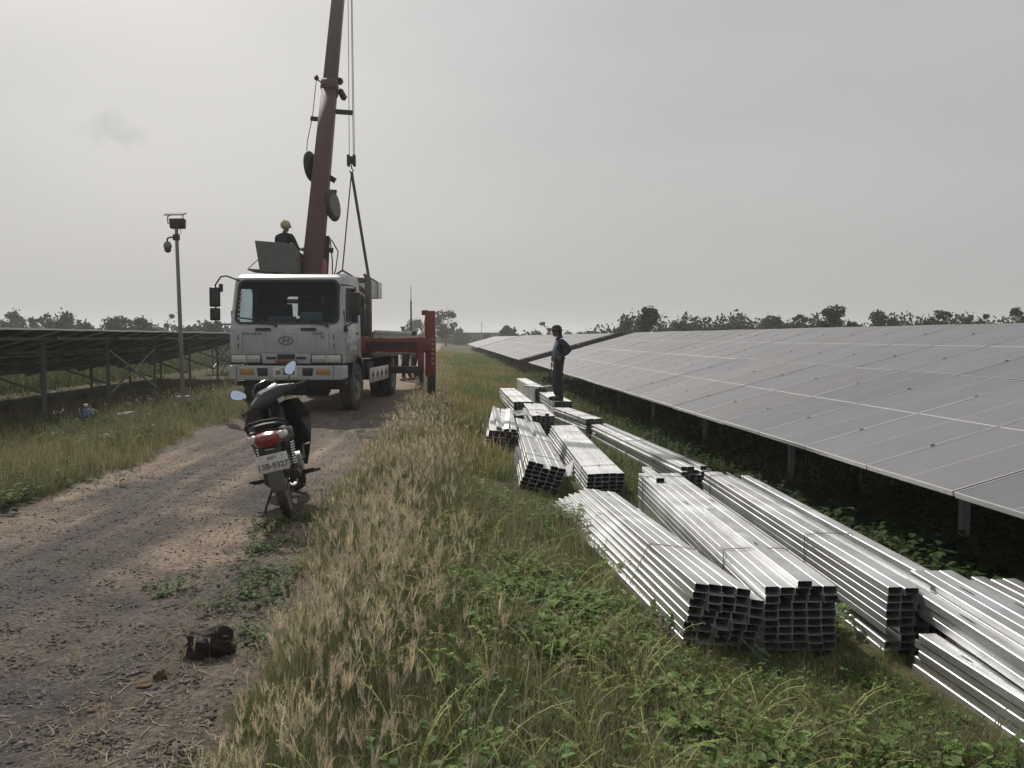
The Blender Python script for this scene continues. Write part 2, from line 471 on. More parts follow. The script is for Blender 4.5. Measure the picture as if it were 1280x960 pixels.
def earth_material(name, stops, detail_scale=14, bump=.5, use_attr=False, bdist=.03):
    m = bpy.data.materials.new(name); m.use_nodes = True
    n, l = m.node_tree.nodes, m.node_tree.links
    b = n['Principled BSDF']; b.inputs['Roughness'].default_value = .95; b.inputs['Specular IOR Level'].default_value = .15
    g = n.new('ShaderNodeNewGeometry')
    n1 = n.new('ShaderNodeTexNoise'); n1.inputs['Scale'].default_value = .55; n1.inputs['Detail'].default_value = 9; n1.inputs['Roughness'].default_value = .68
    l.new(g.outputs['Position'], n1.inputs['Vector'])
    rp = n.new('ShaderNodeValToRGB')
    els = rp.color_ramp.elements
    while len(els) < len(stops): els.new(.5)
    for e, (p, c) in zip(els, stops): e.position = p; e.color = (*c, 1)
    l.new(n1.outputs[0], rp.inputs[0])
    out = rp.outputs[0]
    n2 = n.new('ShaderNodeTexNoise'); n2.inputs['Scale'].default_value = detail_scale; n2.inputs['Detail'].default_value = 8; n2.inputs['Roughness'].default_value = .75
    l.new(g.outputs['Position'], n2.inputs['Vector'])
    r2 = n.new('ShaderNodeValToRGB'); r2.color_ramp.elements[0].position = .3; r2.color_ramp.elements[1].position = .72
    r2.color_ramp.elements[0].color = (.55, .55, .55, 1); r2.color_ramp.elements[1].color = (1.4, 1.4, 1.4, 1)
    l.new(n2.outputs[0], r2.inputs[0])
    if use_attr:
        a = n.new('ShaderNodeAttribute'); a.attribute_name = 'col'
        out = a.outputs['Color']
    mm = n.new('ShaderNodeMixRGB'); mm.blend_type = 'MULTIPLY'; mm.inputs[0].default_value = 1
    l.new(out, mm.inputs[1]); l.new(r2.outputs[0], mm.inputs[2])
    out = mm.outputs[0]
    if use_attr:
        # gravel: pale and dark stones set in the dirt
        vo = n.new('ShaderNodeTexVoronoi'); vo.inputs['Scale'].default_value = 55
        l.new(g.outputs['Position'], vo.inputs['Vector'])
        mr = n.new('ShaderNodeMapRange'); mr.inputs['To Min'].default_value = .62; mr.inputs['To Max'].default_value = 1.4
        sp = n.new('ShaderNodeSeparateColor'); l.new(vo.outputs['Color'], sp.inputs[0]); l.new(sp.outputs[0], mr.inputs[0])
        m3 = n.new('ShaderNodeMixRGB'); m3.blend_type = 'MULTIPLY'; m3.inputs[0].default_value = .75
        l.new(out, m3.inputs[1]); l.new(mr.outputs[0], m3.inputs[2])
        out = m3.outputs[0]
    l.new(out, b.inputs['Base Color'])
    bp = n.new('ShaderNodeBump'); bp.inputs['Strength'].default_value = bump; bp.inputs['Distance'].default_value = bdist
    l.new(n2.outputs[0], bp.inputs['Height']); l.new(bp.outputs[0], b.inputs['Normal'])
    return m

def spaced(lo, hi, near, k, c=0.0):
    """coordinates from lo to hi, finest around c"""
    out = [c]; s = near
    while out[-1] < hi: out.append(out[-1] + s); s *= k
    neg = [c]; s = near
    while neg[-1] > lo: neg.append(neg[-1] - s); s *= k
    return np.array(sorted(set(neg[1:] + out)))

EARTH = earth_material('field_earth', [(.30, (.040, .046, .020)), (.45, (.062, .062, .030)), (.58, (.095, .084, .046)), (.75, (.125, .10, .065))], 9, .6)
gx = spaced(-1400, 1400, .16, 1.045, -1.0)
gy = spaced(-60, 1500, .16, 1.03, 3.0)
ground = grid_mesh('ground', gx, gy, gz, EARTH)
tag(ground, kind='structure')

ROADM = earth_material('track_dirt', [(.4, (.1, .1, .1)), (.6, (.1, .1, .1))], 26, .9, True, .03)
sand_spots = []          # (x, y, half width x, half width y, strength): drifts of pale sand on the dark gravel
for px, py, sx, sy, k in ((300, 664, .42, .34, 1.0), (228, 690, .3, .25, .9), (262, 702, .40, .10, .9), (352, 668, .3, .3, .7), (255, 640, .25, .25, .6), (180, 585, .20, 1.1, 1.0), (222, 579, .2, .9, .6),
                          (90, 620, .16, .2, .9), (40, 655, .4, .6, .55), (130, 600, .22, .8, .55), (300, 600, .25, 1.0, .5), (420, 575, .25, .9, .45),
                          (200, 720, .5, .25, .35), (40, 800, .5, .3, .25), (500, 465, .9, 6, .8), (400, 560, .3, 1.2, .4)):
    p = onz(px, py, 0); sand_spots.append((p.x, p.y, sx * .95, sy * 1.7, k * .8))
def fbm(x, y, oct=5, f=1.0, seed=0.0):
    s = np.zeros_like(x); a = .5
    for i in range(oct):
        s += a * np.sin(x * f * 1.31 + y * f * .77 + seed + i * 1.7) * np.cos(y * f * 1.13 - x * f * .59 + seed * 1.3 + i * 2.3)
        f *= 2.03; a *= .56
    return s
def road_col(x, y):
    s = np.zeros_like(x)
    wx = x + .10 * fbm(x, y, 4, 4.2, .3); wy = y + .25 * fbm(x, y, 4, 3.1, 2.2)
    for sx, sy, a, b, k in sand_spots:
        d = np.sqrt(((wx - sx) / a) ** 2 + ((wy - sy) / b) ** 2)
        s = np.maximum(s, k * (1 - sstep(.3, 1.3, d)))
    streak = fbm(x * 7 + .6 * np.sin(y * .8), y * .28, 4, 1.0, 4.0)         # wheel-drawn streaks along the track
    tracks = .5 * np.exp(-((x + 3.2) / .3) ** 2) + .5 * np.exp(-((x + 1.7) / .3) ** 2)
    s = np.clip(s + .8 * np.clip(streak + .05, 0, 1) * (.45 + tracks) * sstep(3.5, 7, y), 0, 1)
    far = sstep(9, 26, y)
    s = np.maximum(s, far * .55)
    edge = sstep(.75, 1.75, np.abs(x + 2.45) + .25 * fbm(x, y, 4, 2.5, 9.0))
    dark = np.array([.104, .093, .088]); sand = np.array([.335, .26, .198]); soil = np.array([.21, .17, .13])
    v = (1 + .25 * fbm(x, y, 6, 5.0, 1.1))[:, None]
    c = dark * (1 - s[:, None]) + sand * s[:, None]
    c = c * (1 - .6 * edge[:, None]) + soil * .6 * edge[:, None]
    return np.clip(c * v, .01, .6)
rx = np.arange(-4.75, -.25, .055)
ry = np.concatenate([np.arange(.4, 12, .055), np.arange(12, 30, .2), np.arange(30, 200, 2.0)])
def road_z(X, Y):
    e = np.abs(X + 2.5) + .22 * fbm(X, Y, 4, 1.9, 5.0) + .1 * fbm(X, Y, 3, 6.0, 2.0)
    crumb = .010 * fbm(X, Y, 3, 11.0, 3.0) * (Y < 14)
    return gz(X, Y) + .012 + crumb - .09 * sstep(1.55, 2.0, e)        # the edge dives under the verge
road = grid_mesh('dirt_track', rx, ry, road_z, ROADM, road_col)
tag(road, kind='structure')

# ------------------------------------------------------------------ solar tables
MOD_L, MOD_W, PITCH_L, PITCH_W = 2.278, 1.134, 2.3, 1.154
TILT = .2673
def panel_material():
    m = bpy.data.materials.new('dusty_solar_glass'); m.use_nodes = True
    n, l = m.node_tree.nodes, m.node_tree.links
    b = n['Principled BSDF']
    tc = n.new('ShaderNodeTexCoord'); sep = n.new('ShaderNodeSeparateXYZ'); l.new(tc.outputs['Object'], sep.inputs[0])
    def math_(op, a, bb=None):
        q = n.new('ShaderNodeMath'); q.operation = op
        for i, v in enumerate((a, bb)):
            if v is None: continue
            if isinstance(v, (int, float)): q.inputs[i].default_value = v
            else: l.new(v, q.inputs[i])
        return q.outputs[0]
    def line(co, pitch, wdt):       # 1 on thin lines every pitch
        fr = math_('FRACT', math_('DIVIDE', math_('ADD', co, 50.0 * pitch), pitch))
        return math_('LESS_THAN', math_('ABSOLUTE', math_('SUBTRACT', fr, .5)), wdt / pitch / 2)
    cell = math_('MAXIMUM', line(math_('ADD', sep.outputs[1], .092), .184, .004), line(math_('ADD', sep.outputs[0], .046), .092, .003))
    mid = math_('LESS_THAN', math_('ABSOLUTE', sep.outputs[1]), .006)
    nz = n.new('ShaderNodeTexNoise'); nz.inputs['Scale'].default_value = 2.2; nz.inputs['Detail'].default_value = 6
    l.new(tc.outputs['Object'], nz.inputs['Vector'])
    oi = n.new('ShaderNodeObjectInfo')
    rp = n.new('ShaderNodeMapRange'); rp.inputs['To Min'].default_value = .86; rp.inputs['To Max'].default_value = 1.14
    l.new(oi.outputs['Random'], rp.inputs[0])
    c0 = n.new('ShaderNodeMixRGB'); c0.inputs[1].default_value = (.112, .114, .127, 1); c0.inputs[2].default_value = (.166, .165, .172, 1)   # dark cells under a film of dust
    l.new(nz.outputs[0], c0.inputs[0])
    hue = n.new('ShaderNodeMixRGB'); hue.blend_type = 'MULTIPLY'; hue.inputs[0].default_value = 1
    hr = n.new('ShaderNodeValToRGB'); hr.color_ramp.elements[0].color = (.93, .96, 1.03, 1); hr.color_ramp.elements[1].color = (1.07, 1.03, 1.0, 1)
    l.new(math_('FRACT', math_('MULTIPLY', oi.outputs['Random'], 7.31)), hr.inputs[0]); l.new(c0.outputs[0], hue.inputs[1]); l.new(hr.outputs[0], hue.inputs[2]); c0 = hue
    cm = n.new('ShaderNodeMixRGB'); cm.blend_type = 'MULTIPLY'; cm.inputs[0].default_value = 1; l.new(c0.outputs[0], cm.inputs[1]); l.new(rp.outputs[0], cm.inputs[2])
    c1 = n.new('ShaderNodeMixRGB'); c1.inputs[2].default_value = (.22, .22, .22, 1); l.new(math_('MULTIPLY', cell, .25), c1.inputs[0]); l.new(cm.outputs[0], c1.inputs[1])
    c2 = n.new('ShaderNodeMixRGB'); c2.inputs[2].default_value = (.36, .36, .36, 1); l.new(math_('MULTIPLY', mid, .7), c2.inputs[0]); l.new(c1.outputs[0], c2.inputs[1])
    l.new(c2.outputs[0], b.inputs['Base Color'])
    n3 = n.new('ShaderNodeTexNoise'); n3.inputs['Scale'].default_value = .9; n3.inputs['Detail'].default_value = 7; n3.inputs['Roughness'].default_value = .7
    l.new(tc.outputs['Object'], n3.inputs['Vector'])
    rr_ = n.new('ShaderNodeMapRange'); rr_.inputs['From Min'].default_value = .3; rr_.inputs['From Max'].default_value = .7; rr_.inputs['To Min'].default_value = .26; rr_.inputs['To Max'].default_value = .44
    l.new(n3.outputs[0], rr_.inputs[0]); l.new(rr_.outputs[0], b.inputs['Roughness'])
    b.inputs['Specular IOR Level'].default_value = .42
    return m
PANELM = panel_material()
BACKM = mat('panel_backsheet', (.03, .03, .033), .6, 0, .15, 3, dirt=(.045, .04, .037), dirt_amt=.4)
RIBBON = mat('white_ribbon', (.48, .48, .47), .5, 0, .05, 5)

def module_mesh():
    b = MB()
    hl, hw, fr, th = MOD_L / 2, MOD_W / 2, .011, .036
    # slots: 0 frame, 1 glass, 2 back, 3 ribbon
    for s in (-1, 1):
        b.box((0, s * (hw - fr / 2), -th / 2), (MOD_L, fr, th), 0)
        b.box((s * (hl - fr / 2), 0, -th / 2), (fr, MOD_W - 2 * fr, th), 0)
    x, y = hl - fr, hw - fr
    z = -.003
    b.add([(-x, -y, z), (-.007, -y, z), (-.007, y, z), (-x, y, z)], [(0, 1, 2, 3)], 1)
    b.add([(.007, -y, z), (x, -y, z), (x, y, z), (.007, y, z)], [(0, 1, 2, 3)], 1)
    b.add([(-.007, -y, z), (.007, -y, z), (.007, y, z), (-.007, y, z)], [(0, 1, 2, 3)], 3)
    b.add([(-x, -y, -.008), (x, -y, -.008), (x, y, -.008), (-x, y, -.008)], [(3, 2, 1, 0)], 2)
    b.box((.0, 0, -.018), (.10, .10, .018), 2)
    return b.mesh('solar_panel', [ALU, PANELM, BACKM, RIBBON], normals=False)
MODULE = module_mesh()
POST = MB()
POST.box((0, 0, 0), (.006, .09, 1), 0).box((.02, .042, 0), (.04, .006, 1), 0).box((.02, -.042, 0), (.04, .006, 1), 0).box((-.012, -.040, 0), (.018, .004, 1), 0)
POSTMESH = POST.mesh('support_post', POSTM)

def solar_table(name, label, x_low, y0, ncol, z_low, flip=1, split=True, dens=1.0, post0=None, brace_every=1, group=None, clamps=True, end_beam=False):
    """x_low, z_low: lower edge; flip=1 rises towards +X, -1 rises towards -X"""
    g = gzf(x_low + flip * 2.2, y0 + 8)
    t = empty(name, (x_low, y0, g), (0, 0, 0), label, 'solar table', group)
    zl = z_low - g
    ca, sa = math.cos(TILT), math.sin(TILT)
    rot = (0, -TILT * flip, 0)
    def P(s, y, dz=0):       # point at slope distance s, dz along the normal
        return Vector((flip * (s * ca - dz * sa), y, zl + s * sa + dz * ca))
    if split:
        for r in range(2):
            for c in range(ncol):
                j = random.uniform(-.0035, .0035)
                inst('solar_panel', MODULE, t, P(PITCH_L * (r + .5), PITCH_W * (c + .5), j), (random.uniform(-.004, .004), -TILT * flip + random.uniform(-.003, .003), 0))
    else:
        b = MB()
        for r in range(2):
            for c in range(ncol):
                q = Matrix.Rotation(-TILT * flip, 3, 'Y')
                pos = P(PITCH_L * (r + .5), PITCH_W * (c + .5))
                hl, hw = MOD_L / 2, MOD_W / 2
                vs = [q @ Vector((sx * hl, sy * hw, sz)) + pos for sz in (0, -.036) for sx, sy in ((-1, -1), (1, -1), (1, 1), (-1, 1))]
                b.add(vs, [(0, 1, 2, 3)], 0); b.add(vs, [(7, 6, 5, 4), (0, 4, 5, 1), (1, 5, 6, 2), (2, 6, 7, 3), (3, 7, 4, 0)], 1)
        me = b.mesh('solar_panels', [PANELM, ALU], normals=False)
        o = inst('solar_panels', me, t); o['kind'] = 'stuff'
    Ly = ncol * PITCH_W
    for s in (.55, 1.75, 2.85, 4.05):       # purlins along the row, overhanging a little at the ends
        b = MB(); a, e = P(s, -.22, -.07), P(s, Ly + .22, -.07)
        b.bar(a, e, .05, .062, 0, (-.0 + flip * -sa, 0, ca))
        b.build('purlin', POSTM, t)
    if clamps:
        for r in (0.58, 1.74, 2.88, 4.04):
            b = MB()
            for c in range(0, ncol + 1):
                q = Matrix.Rotation(-TILT * flip, 3, 'Y')
                b.box(P(r, PITCH_W * c, .004), (.032, .014, .006), 0, q)
            o = b.build('clamp_row', mat('dark_clamp', (.06, .06, .065), .5, .6), t); o['kind'] = 'stuff'
    if end_beam:      # deep dark beam with brackets across the end facing the gap
        b = MB(); b.bar(P(-.05, -.10, -.16), P(5.0, -.10, -.16), .06, .24, 0, (flip * -sa, 0, ca)); eb = b.build('end_beam', DARKM, t)
        for s_ in (1.2, 1.9, 2.6, 3.2, 3.8, 4.4):
            b = MB(); b.box(P(s_, -.14, -.32), (.10, .05, .12)); b.build('bracket', DARKM, eb)
    y = post0 if post0 is not None else 1.2
    k = 0
    while y < Ly - .2:
        for s in (.74, 4.0):
            top = P(s, y, -.16)
            gp = gzf(x_low + top.x, y0 + y) - g - .25
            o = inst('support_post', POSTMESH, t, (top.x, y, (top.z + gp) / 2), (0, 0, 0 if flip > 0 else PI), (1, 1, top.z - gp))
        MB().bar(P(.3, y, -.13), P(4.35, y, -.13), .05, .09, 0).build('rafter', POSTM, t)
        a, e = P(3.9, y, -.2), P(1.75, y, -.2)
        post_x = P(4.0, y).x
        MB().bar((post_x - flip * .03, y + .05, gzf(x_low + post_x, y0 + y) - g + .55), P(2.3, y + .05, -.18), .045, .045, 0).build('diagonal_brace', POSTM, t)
        if y + 3.36 < Ly and k % 3 == 0:
            px_ = P(4.0, y).x + flip * .05
            zb = gzf(x_low + px_, y0 + y) - g
            MB().bar((px_, y, zb + .25), (px_, y + 3.36, P(4.0, 0).z - .35), .04, .04, 0).build('cross_brace', POSTM, t)
            MB().bar((px_ + .045 * flip, y + 3.36, zb + .25), (px_ + .045 * flip, y, P(4.0, 0).z - .35), .04, .04, 0).build('cross_brace', POSTM, t)
        y += 3.36; k += 1
    return t

Y_A = 5.255 - 3 * PITCH_W
solar_table('solar_table', 'long solar table beside the stacks of steel channels, nearest on the right', 3.318, Y_A, 28, .482, 1, True, post0=6.3 - Y_A)
solar_table('solar_table', 'solar table beyond the dark gap behind the standing person', 3.318, 38.6, 40, .47, 1, True, post0=1.6, end_beam=True)
solar_table('solar_table', 'farthest solar table, a pale sliver at the end of the right hand row', 3.25, 88.0, 40, .42, 1, False, post0=1.6, clamps=False)
solar_table('solar_table', 'solar table on the left seen from its dark underside behind the camera pole', -12.35, 11.2, 22, .46, 1, True, post0=18.35 - 11.2 - 2 * 3.36)
solar_table('solar_table', 'farther solar table half hidden behind the truck cab, only its thin posts and braces showing', -7.2, 40.0, 24, .42, -1, True, post0=1.0)
# ------------------------------------------------------------------ steel channels in bundles
CW, CH, CT, LIP = .078, .0425, .0025, .013
def channel_material():
    m = mat('galvanised_channel', (.56, .575, .59), .46, .84, .20, 9, bump=.06, bscale=60, dirt=(.34, .32, .29), dirt_amt=.65, dirt_scale=4, rnd=.14)
    n, l = m.node_tree.nodes, m.node_tree.links
    b = n['Principled BSDF']
    # punched slots: small dark ovals along the flat face
    tc = n.new('ShaderNodeTexCoord'); sp = n.new('ShaderNodeSeparateXYZ'); l.new(tc.outputs['Object'], sp.inputs[0])
    def mt(op, a, c=None):
        q = n.new('ShaderNodeMath'); q.operation = op
        for i, v in enumerate((a, c)):
            if v is None: continue
            if isinstance(v, (int, float)): q.inputs[i].default_value = v
            else: l.new(v, q.inputs[i])
        return q.outputs[0]
    oi = n.new('ShaderNodeObjectInfo')
    f = mt('ABSOLUTE', mt('SUBTRACT', mt('FRACT', mt('ADD', mt('MULTIPLY', sp.outputs[1], .9), oi.outputs['Random'])), .5))
    ov = mt('ADD', mt('POWER', mt('DIVIDE', f, .019), 2.0), mt('POWER', mt('DIVIDE', sp.outputs[0], .0065), 2.0))
    hole = mt('LESS_THAN', ov, 1.0)
    old = b.inputs['Base Color'].links[0].from_socket
    mx = n.new('ShaderNodeMixRGB'); mx.inputs[2].default_value = (.02, .02, .02, 1)
    l.new(hole, mx.inputs[0]); l.new(old, mx.inputs[1]); l.new(mx.outputs[0], b.inputs['Base Color'])
    return m
CHANM = channel_material()
# the hollow side is shaded by itself; inner faces are the same steel, only duller where the coil was never exposed
def channel_mesh(L):
    w, h, t, q = CW / 2, CH, CT, LIP
    r = .004
    poly = [(-w, 0), (-w + q, 0), (-w + q, t), (-w + t, t), (-w + t, h - t), (w - t, h - t), (w - t, t), (w - q, t), (w - q, 0), (w, 0), (w, h - r), (w - r, h), (-w + r, h), (-w, h - r)]
    b = MB(); b.prism(poly, 0, L, 'y')
    return b.mesh('steel_channel', CHANM, normals=True)
CHANNEL = channel_mesh(1.0)
WIRE = mat('tie_wire', (.30, .29, .27), .6, .6, .2, 30)
BUNDLES = []
HALF = {}
def bundle(label, px, py, zg, ang, ncol, nrow, L, roll=0.0, row_front=0.0, row_back=0.0, back_drop=0.0, jit=.006, endjit=.015, skip=(), extra=(), ties=(.12, .88), wpitch=.0800, hpitch=.0440, tie_m=None, zoff=0.0, pitch=None, xy=None):
    """px, py: where the middle of the near end touches the ground; ang: turn of the far end to the right in degrees;
    row_front/row_back: sideways slip per row counted from the top, at the near and the far end"""
    if xy is None:
        p = onz(px, py, zg); x, y = p.x, p.y
    else: x, y = xy
    a = R(ang)
    xb, yb = x + math.sin(a) * L, y + math.cos(a) * L
    z0 = zg + zoff
    pit = math.atan2(gzf(xb, yb) - gzf(x, y), L) if pitch is None else pitch
    t = empty('channel_bundle', (x, y, z0), (0, 0, 0), label, 'steel channels', 'bundles of galvanised channels laid on the grass')
    M = Matrix.Rotation(-a, 4, 'Z') @ Matrix.Rotation(pit, 4, 'X') @ Matrix.Rotation(R(roll), 4, 'Y')
    t.rotation_euler = M.to_euler()
    rr = random.Random(hash(label) & 0xffff)
    rr = random.Random(len(BUNDLES) * 31 + 5)
    for r in range(nrow):
        k = nrow - 1 - r
        js = rr.uniform(-jit, jit)
        for c in range(ncol):
            if (c, r) in skip: continue
            cx = (c - (ncol - 1) / 2) * wpitch
            f = Vector((cx + row_front * k + js + rr.uniform(-.0015, .0015), rr.uniform(-endjit, endjit) + rr.choice((0, 0, 0, -.02)), r * hpitch + rr.uniform(0, .0012)))
            bk = Vector((cx + row_back * k + js + rr.uniform(-jit, jit), L + rr.uniform(-endjit, endjit) * 2, max(0, r * hpitch - back_drop * r)))
            d = bk - f
            o = inst('steel_channel', CHANNEL, t)
            up = -1 if rr.random() < .06 else 1
            q = d.to_track_quat('Y', 'Z').to_matrix().to_4x4()
            MM = Matrix.Translation(f) @ q
            if up < 0: MM = MM @ Matrix.Translation((0, 0, CH)) @ Matrix.Rotation(PI, 4, 'Y')
            MM = MM @ Matrix.Diagonal((1, d.length, 1, 1))
            o.matrix_local = MM
    for (cx, f0, f1, z, yawk, rl) in extra:       # loose channels lying on top: x, start, end, height, turn, roll
        o = inst('steel_channel', CHANNEL, t)
        o.matrix_local = Matrix.Translation((cx, f0, z)) @ Matrix.Rotation(R(yawk), 4, 'Z') @ Matrix.Rotation(R(rl), 4, 'Y') @ Matrix.Diagonal((1, f1 - f0, 1, 1))
    W, H = ncol * wpitch / 2 + .004, nrow * hpitch + .004
    for s in ties:
        yy = s * L
        def lerp(k): return (row_front * (1 - s) + row_back * s) * k
        sl = lerp(nrow - 1)
        hb = max(0, H - back_drop * nrow * s)
        pts = [(-W + sl, yy, .003), (-W + sl * .5, yy + .004, hb * .5), (-W - .002, yy, hb), (-W + .01, yy + .006, hb + .004), (0, yy + .03, hb + .007), (W - .01, yy + .012, hb + .004), (W + .002, yy, hb), (W + sl, yy, .003)]
        b = MB(); b.tube(pts, .0035, 5, 0)
        b.tube([(-W + .01, yy, hb), (-W - .03, yy - .03, hb + .03), (-W - .02, yy - .09, hb + .02)], .003, 5, 0)
        b.build('tie_wire', tie_m or WIRE, t)
    BUNDLES.append(t); HALF[t.name] = W
    return t

bundle('slumped channel bundle with stepped ends nearest the green weeds, tied with twine', 898, 824, -.235, .6, 5, 9, 3.75, roll=9, row_front=-.002, row_back=-.045, back_drop=.017, ties=(.27,), tie_m=ROPE, jit=.004, endjit=.03,
       skip=((4, 0), (4, 1), (4, 8)), extra=((.20, -.12, 2.6, .02, 0, 12), (.235, -.06, 2.6, .035, 1, 20)))
bundle('neat square channel bundle with one single channel lying on its top', 999, 822, -.245, 2.9, 5, 9, 3.85, ties=(.2, .93), endjit=.006, jit=.004,
       extra=((.005, -.05, 1.9, 9 * .044, .2, 0), (-.09, 3.3, 4.0, 9 * .044, .5, 0)))
bundle('tall channel bundle along the edge of the table shade, right of the neat square one', 1142, 822, -.245, 2.9, 4, 9, 3.9, ties=(.3, .93), skip=((3, 8), (3, 7), (0, 2)),
       extra=((.20, -.30, 3.7, 8 * .044, 0, 0), (.28, -.32, 3.7, 7.2 * .044, 0, 8)), endjit=.02)
bundle('channel bundle leaving the picture at the right edge, starting beside the tall bundle', 0, 0, -.25, 4.5, 4, 9, 3.8, xy=(2.43, .74), ties=(.5,), skip=tuple((c, r) for c in (0, 1) for r in range(5)) + ((0, 8),), endjit=.02)
bundle('low channel stack running out of the lower right corner, nearest of all', 0, 0, -.25, 0.3, 2, 5, 2.5, xy=(2.50, 1.62), ties=(.5,), endjit=.02)
bundle('low channel bundle half in the table shade at the right picture edge', 0, 0, -.25, 4.5, 4, 8, 4.0, xy=(2.84, .62), ties=(.6,), endjit=.03)
bundle('ragged channel bundle with uneven near ends just before the table shade', 872, 612, -.25, -1.8, 5, 6, 5.1, ties=(.12, .5), endjit=.09, jit=.02, skip=((2, 5), (4, 5)))
bundle('channel bundle with a fanned left side and a flap of sheet at its flank', 758, 622, -.235, 2.6, 5, 6, 5.0, ties=(.1,), row_front=-.004, row_back=-.018, roll=-2)
bundle('tilted channel bundle with a flat top facing the truck, third from the left end', 676, 617, -.125, 3.3, 5, 7, 5.2, ties=(.1, .45), roll=13, row_front=-.006, row_back=-.004)
bundle('leftmost channel bundle with loose twisted channels on its top', 626, 563, -.05, 3.6, 5, 6, 5.0, ties=(.3,), roll=6, endjit=.05, jit=.015, row_front=-.006,
       extra=((-.06, .1, 4.6, 6 * .044, 1.2, 25), (.05, -.05, 4.4, 6 * .044, -1.0, -14), (.15, .0, 4.6, 6 * .044, .3, 4)))
bundle('dark ended channel bundle in the middle of the row, sagging at its far end', 678, 545, -.20, 2.2, 5, 8, 2.7, ties=(.4,), endjit=.05, jit=.012, extra=((.06, -.04, .5, 8 * .044, 14, 0),), roll=3)
bundle('thin far channel bundle reaching out leftwards behind the dark ended one', 0, 0, -.12, 0.6, 5, 7, 5.4, xy=(1.56, 17.0), ties=(.3, .8), jit=.01)
bundle('channel bundle that the standing person stands on', 704, 519, -.235, .2, 5, 7, 3.2, ties=(.25,), jit=.006)
bundle('farthest channel bundle, right behind the one under the standing person', 0, 0, -.22, -.4, 4, 9, 5.2, xy=(2.45, 21.7), ties=(.3,), jit=.006, extra=((.05, -.15, .8, 9 * .044, 25, 0), (-.03, -.1, .6, 9 * .044, -30, 0)))
bundle('short stubby channel bundle turned slightly across, right of the standing person', 743, 545, -.25, -7.5, 4, 7, 2.2, ties=(.2, .6), endjit=.03, jit=.01)

# grey plastic flaps still hanging on the stacks
SHEETM = mat('grey_plastic_wrap', (.38, .39, .40), .45, 0, .12, 9, dirt=(.28, .27, .25), dirt_amt=.5)
def flap(label, pts, thick=.004):
    b = MB()
    pts = [Vector(p) for p in pts]
    n = (pts[1] - pts[0]).cross(pts[2] - pts[0]).normalized()
    c = sum(pts, Vector()) / len(pts) + n * .03
    k = len(pts)
    b.add(pts + [c] + [p - n * thick for p in pts] + [c - n * thick], [(i, (i + 1) % k, k) for i in range(k)] + [(k + 1 + (i + 1) % k, k + 1 + i, 2 * k + 1) for i in range(k)]
          + [(i, k + 1 + i, k + 1 + (i + 1) % k, (i + 1) % k) for i in range(k)], 0)
    o = b.build('plastic_flap', SHEETM)
    return tag(o, label, 'plastic sheet', 'plastic flaps on the channel stacks')
flap('grey sheet flap sticking out between two channel bundles', [at(702, 588, 10.2), at(718, 574, 10.4), at(714, 594, 9.9), at(706, 597, 9.9)])
flap('crumpled pale flap against the flank of the tilted bundle', [at(645, 558, 10.1), at(652, 562, 10.0), at(652, 576, 9.9), at(645, 582, 9.8), at(642, 570, 9.9)])
flap('small torn wrapping between the leftmost and the dark ended bundle', [at(640, 514, 15.2), at(655, 512, 15.4), at(661, 518, 15.2), at(645, 520, 15.0)])
# ------------------------------------------------------------------ crane truck
TRUCK = empty('crane_truck', (-3.08, 16.5, 0), (0, 0, R(-6.0)), 'white crane truck standing on the dirt track with its red boom raised', 'crane truck')
TM = Matrix.Translation((-3.08, 16.5, 0)) @ Matrix.Rotation(R(-6.0), 4, 'Z')
TMI = TM.inverted()
def TL(p): return TMI @ Vector(p)

def text_mesh(s, size, name, mats, parent, M, bold=0.0, depth=.0015, sx=1.0):
    cu = bpy.data.curves.new(name, 'FONT'); cu.body = s; cu.size = size; cu.align_x = 'CENTER'; cu.align_y = 'CENTER'
    cu.extrude = depth; cu.offset = bold; cu.resolution_u = 3
    o = bpy.data.objects.new(name, cu); COL.objects.link(o)
    dg = bpy.context.evaluated_depsgraph_get()
    me = bpy.data.meshes.new_from_object(o.evaluated_get(dg)); me.name = name
    me.materials.clear(); me.materials.append(mats)
    bpy.data.objects.remove(o)
    q = bpy.data.objects.new(name, me); COL.objects.link(q)
    q.parent = parent
    q.matrix_local = M @ Matrix.Diagonal((sx, 1, 1, 1))
    return q
FRONT = Matrix.Rotation(R(90), 4, 'X')            # text standing up, read from -Y

def rrect(x0, x1, z0, z1, r, n=5):
    pts = []
    for cx, cz, a0 in ((x1 - r, z0 + r, -90), (x1 - r, z1 - r, 0), (x0 + r, z1 - r, 90), (x0 + r, z0 + r, 180)):
        for i in range(n + 1):
            a = R(a0 + 90 * i / n)
            pts.append((cx + r * math.cos(a), cz + r * math.sin(a)))
    return pts

CABIN_DARK = mat('cab_lining', (.05, .05, .052), .8, 0, .15, 6)
prof = [(.03, .98), (0, 1.2), (0, 1.66), (.05, 1.73), (.245, 2.56), (.33, 2.68), (.55, 2.745), (1.58, 2.75), (1.69, 2.68), (1.72, 2.5), (1.72, .98)]
def taper_x(me, z0=1.7, k=.035):
    for v in me.vertices: v.co.x *= 1.03
    for v in me.vertices:
        if v.co.z > z0: v.co.x *= 1 - k * (v.co.z - z0)
b = MB(); b.prism(prof, -1.075, 1.075, 'x')
cab_me = b.mesh('cab', [WHITE, CABIN_DARK], bevel=.055, segs=3)
taper_x(cab_me)
cab = inst('cab', cab_me)
cutters = []
def cutter(b, m, nm='cutter'):
    me = b.mesh(nm, [m]); o = inst(nm, me); cutters.append(o); return o
b = MB(); b.prism([(.07, 1.3), (.07, 1.68), (.12, 1.78), (.29, 2.53), (.40, 2.64), (1.55, 2.66), (1.64, 2.55), (1.64, 1.3)], -1.0, 1.0, 'x'); cutter(b, CABIN_DARK)
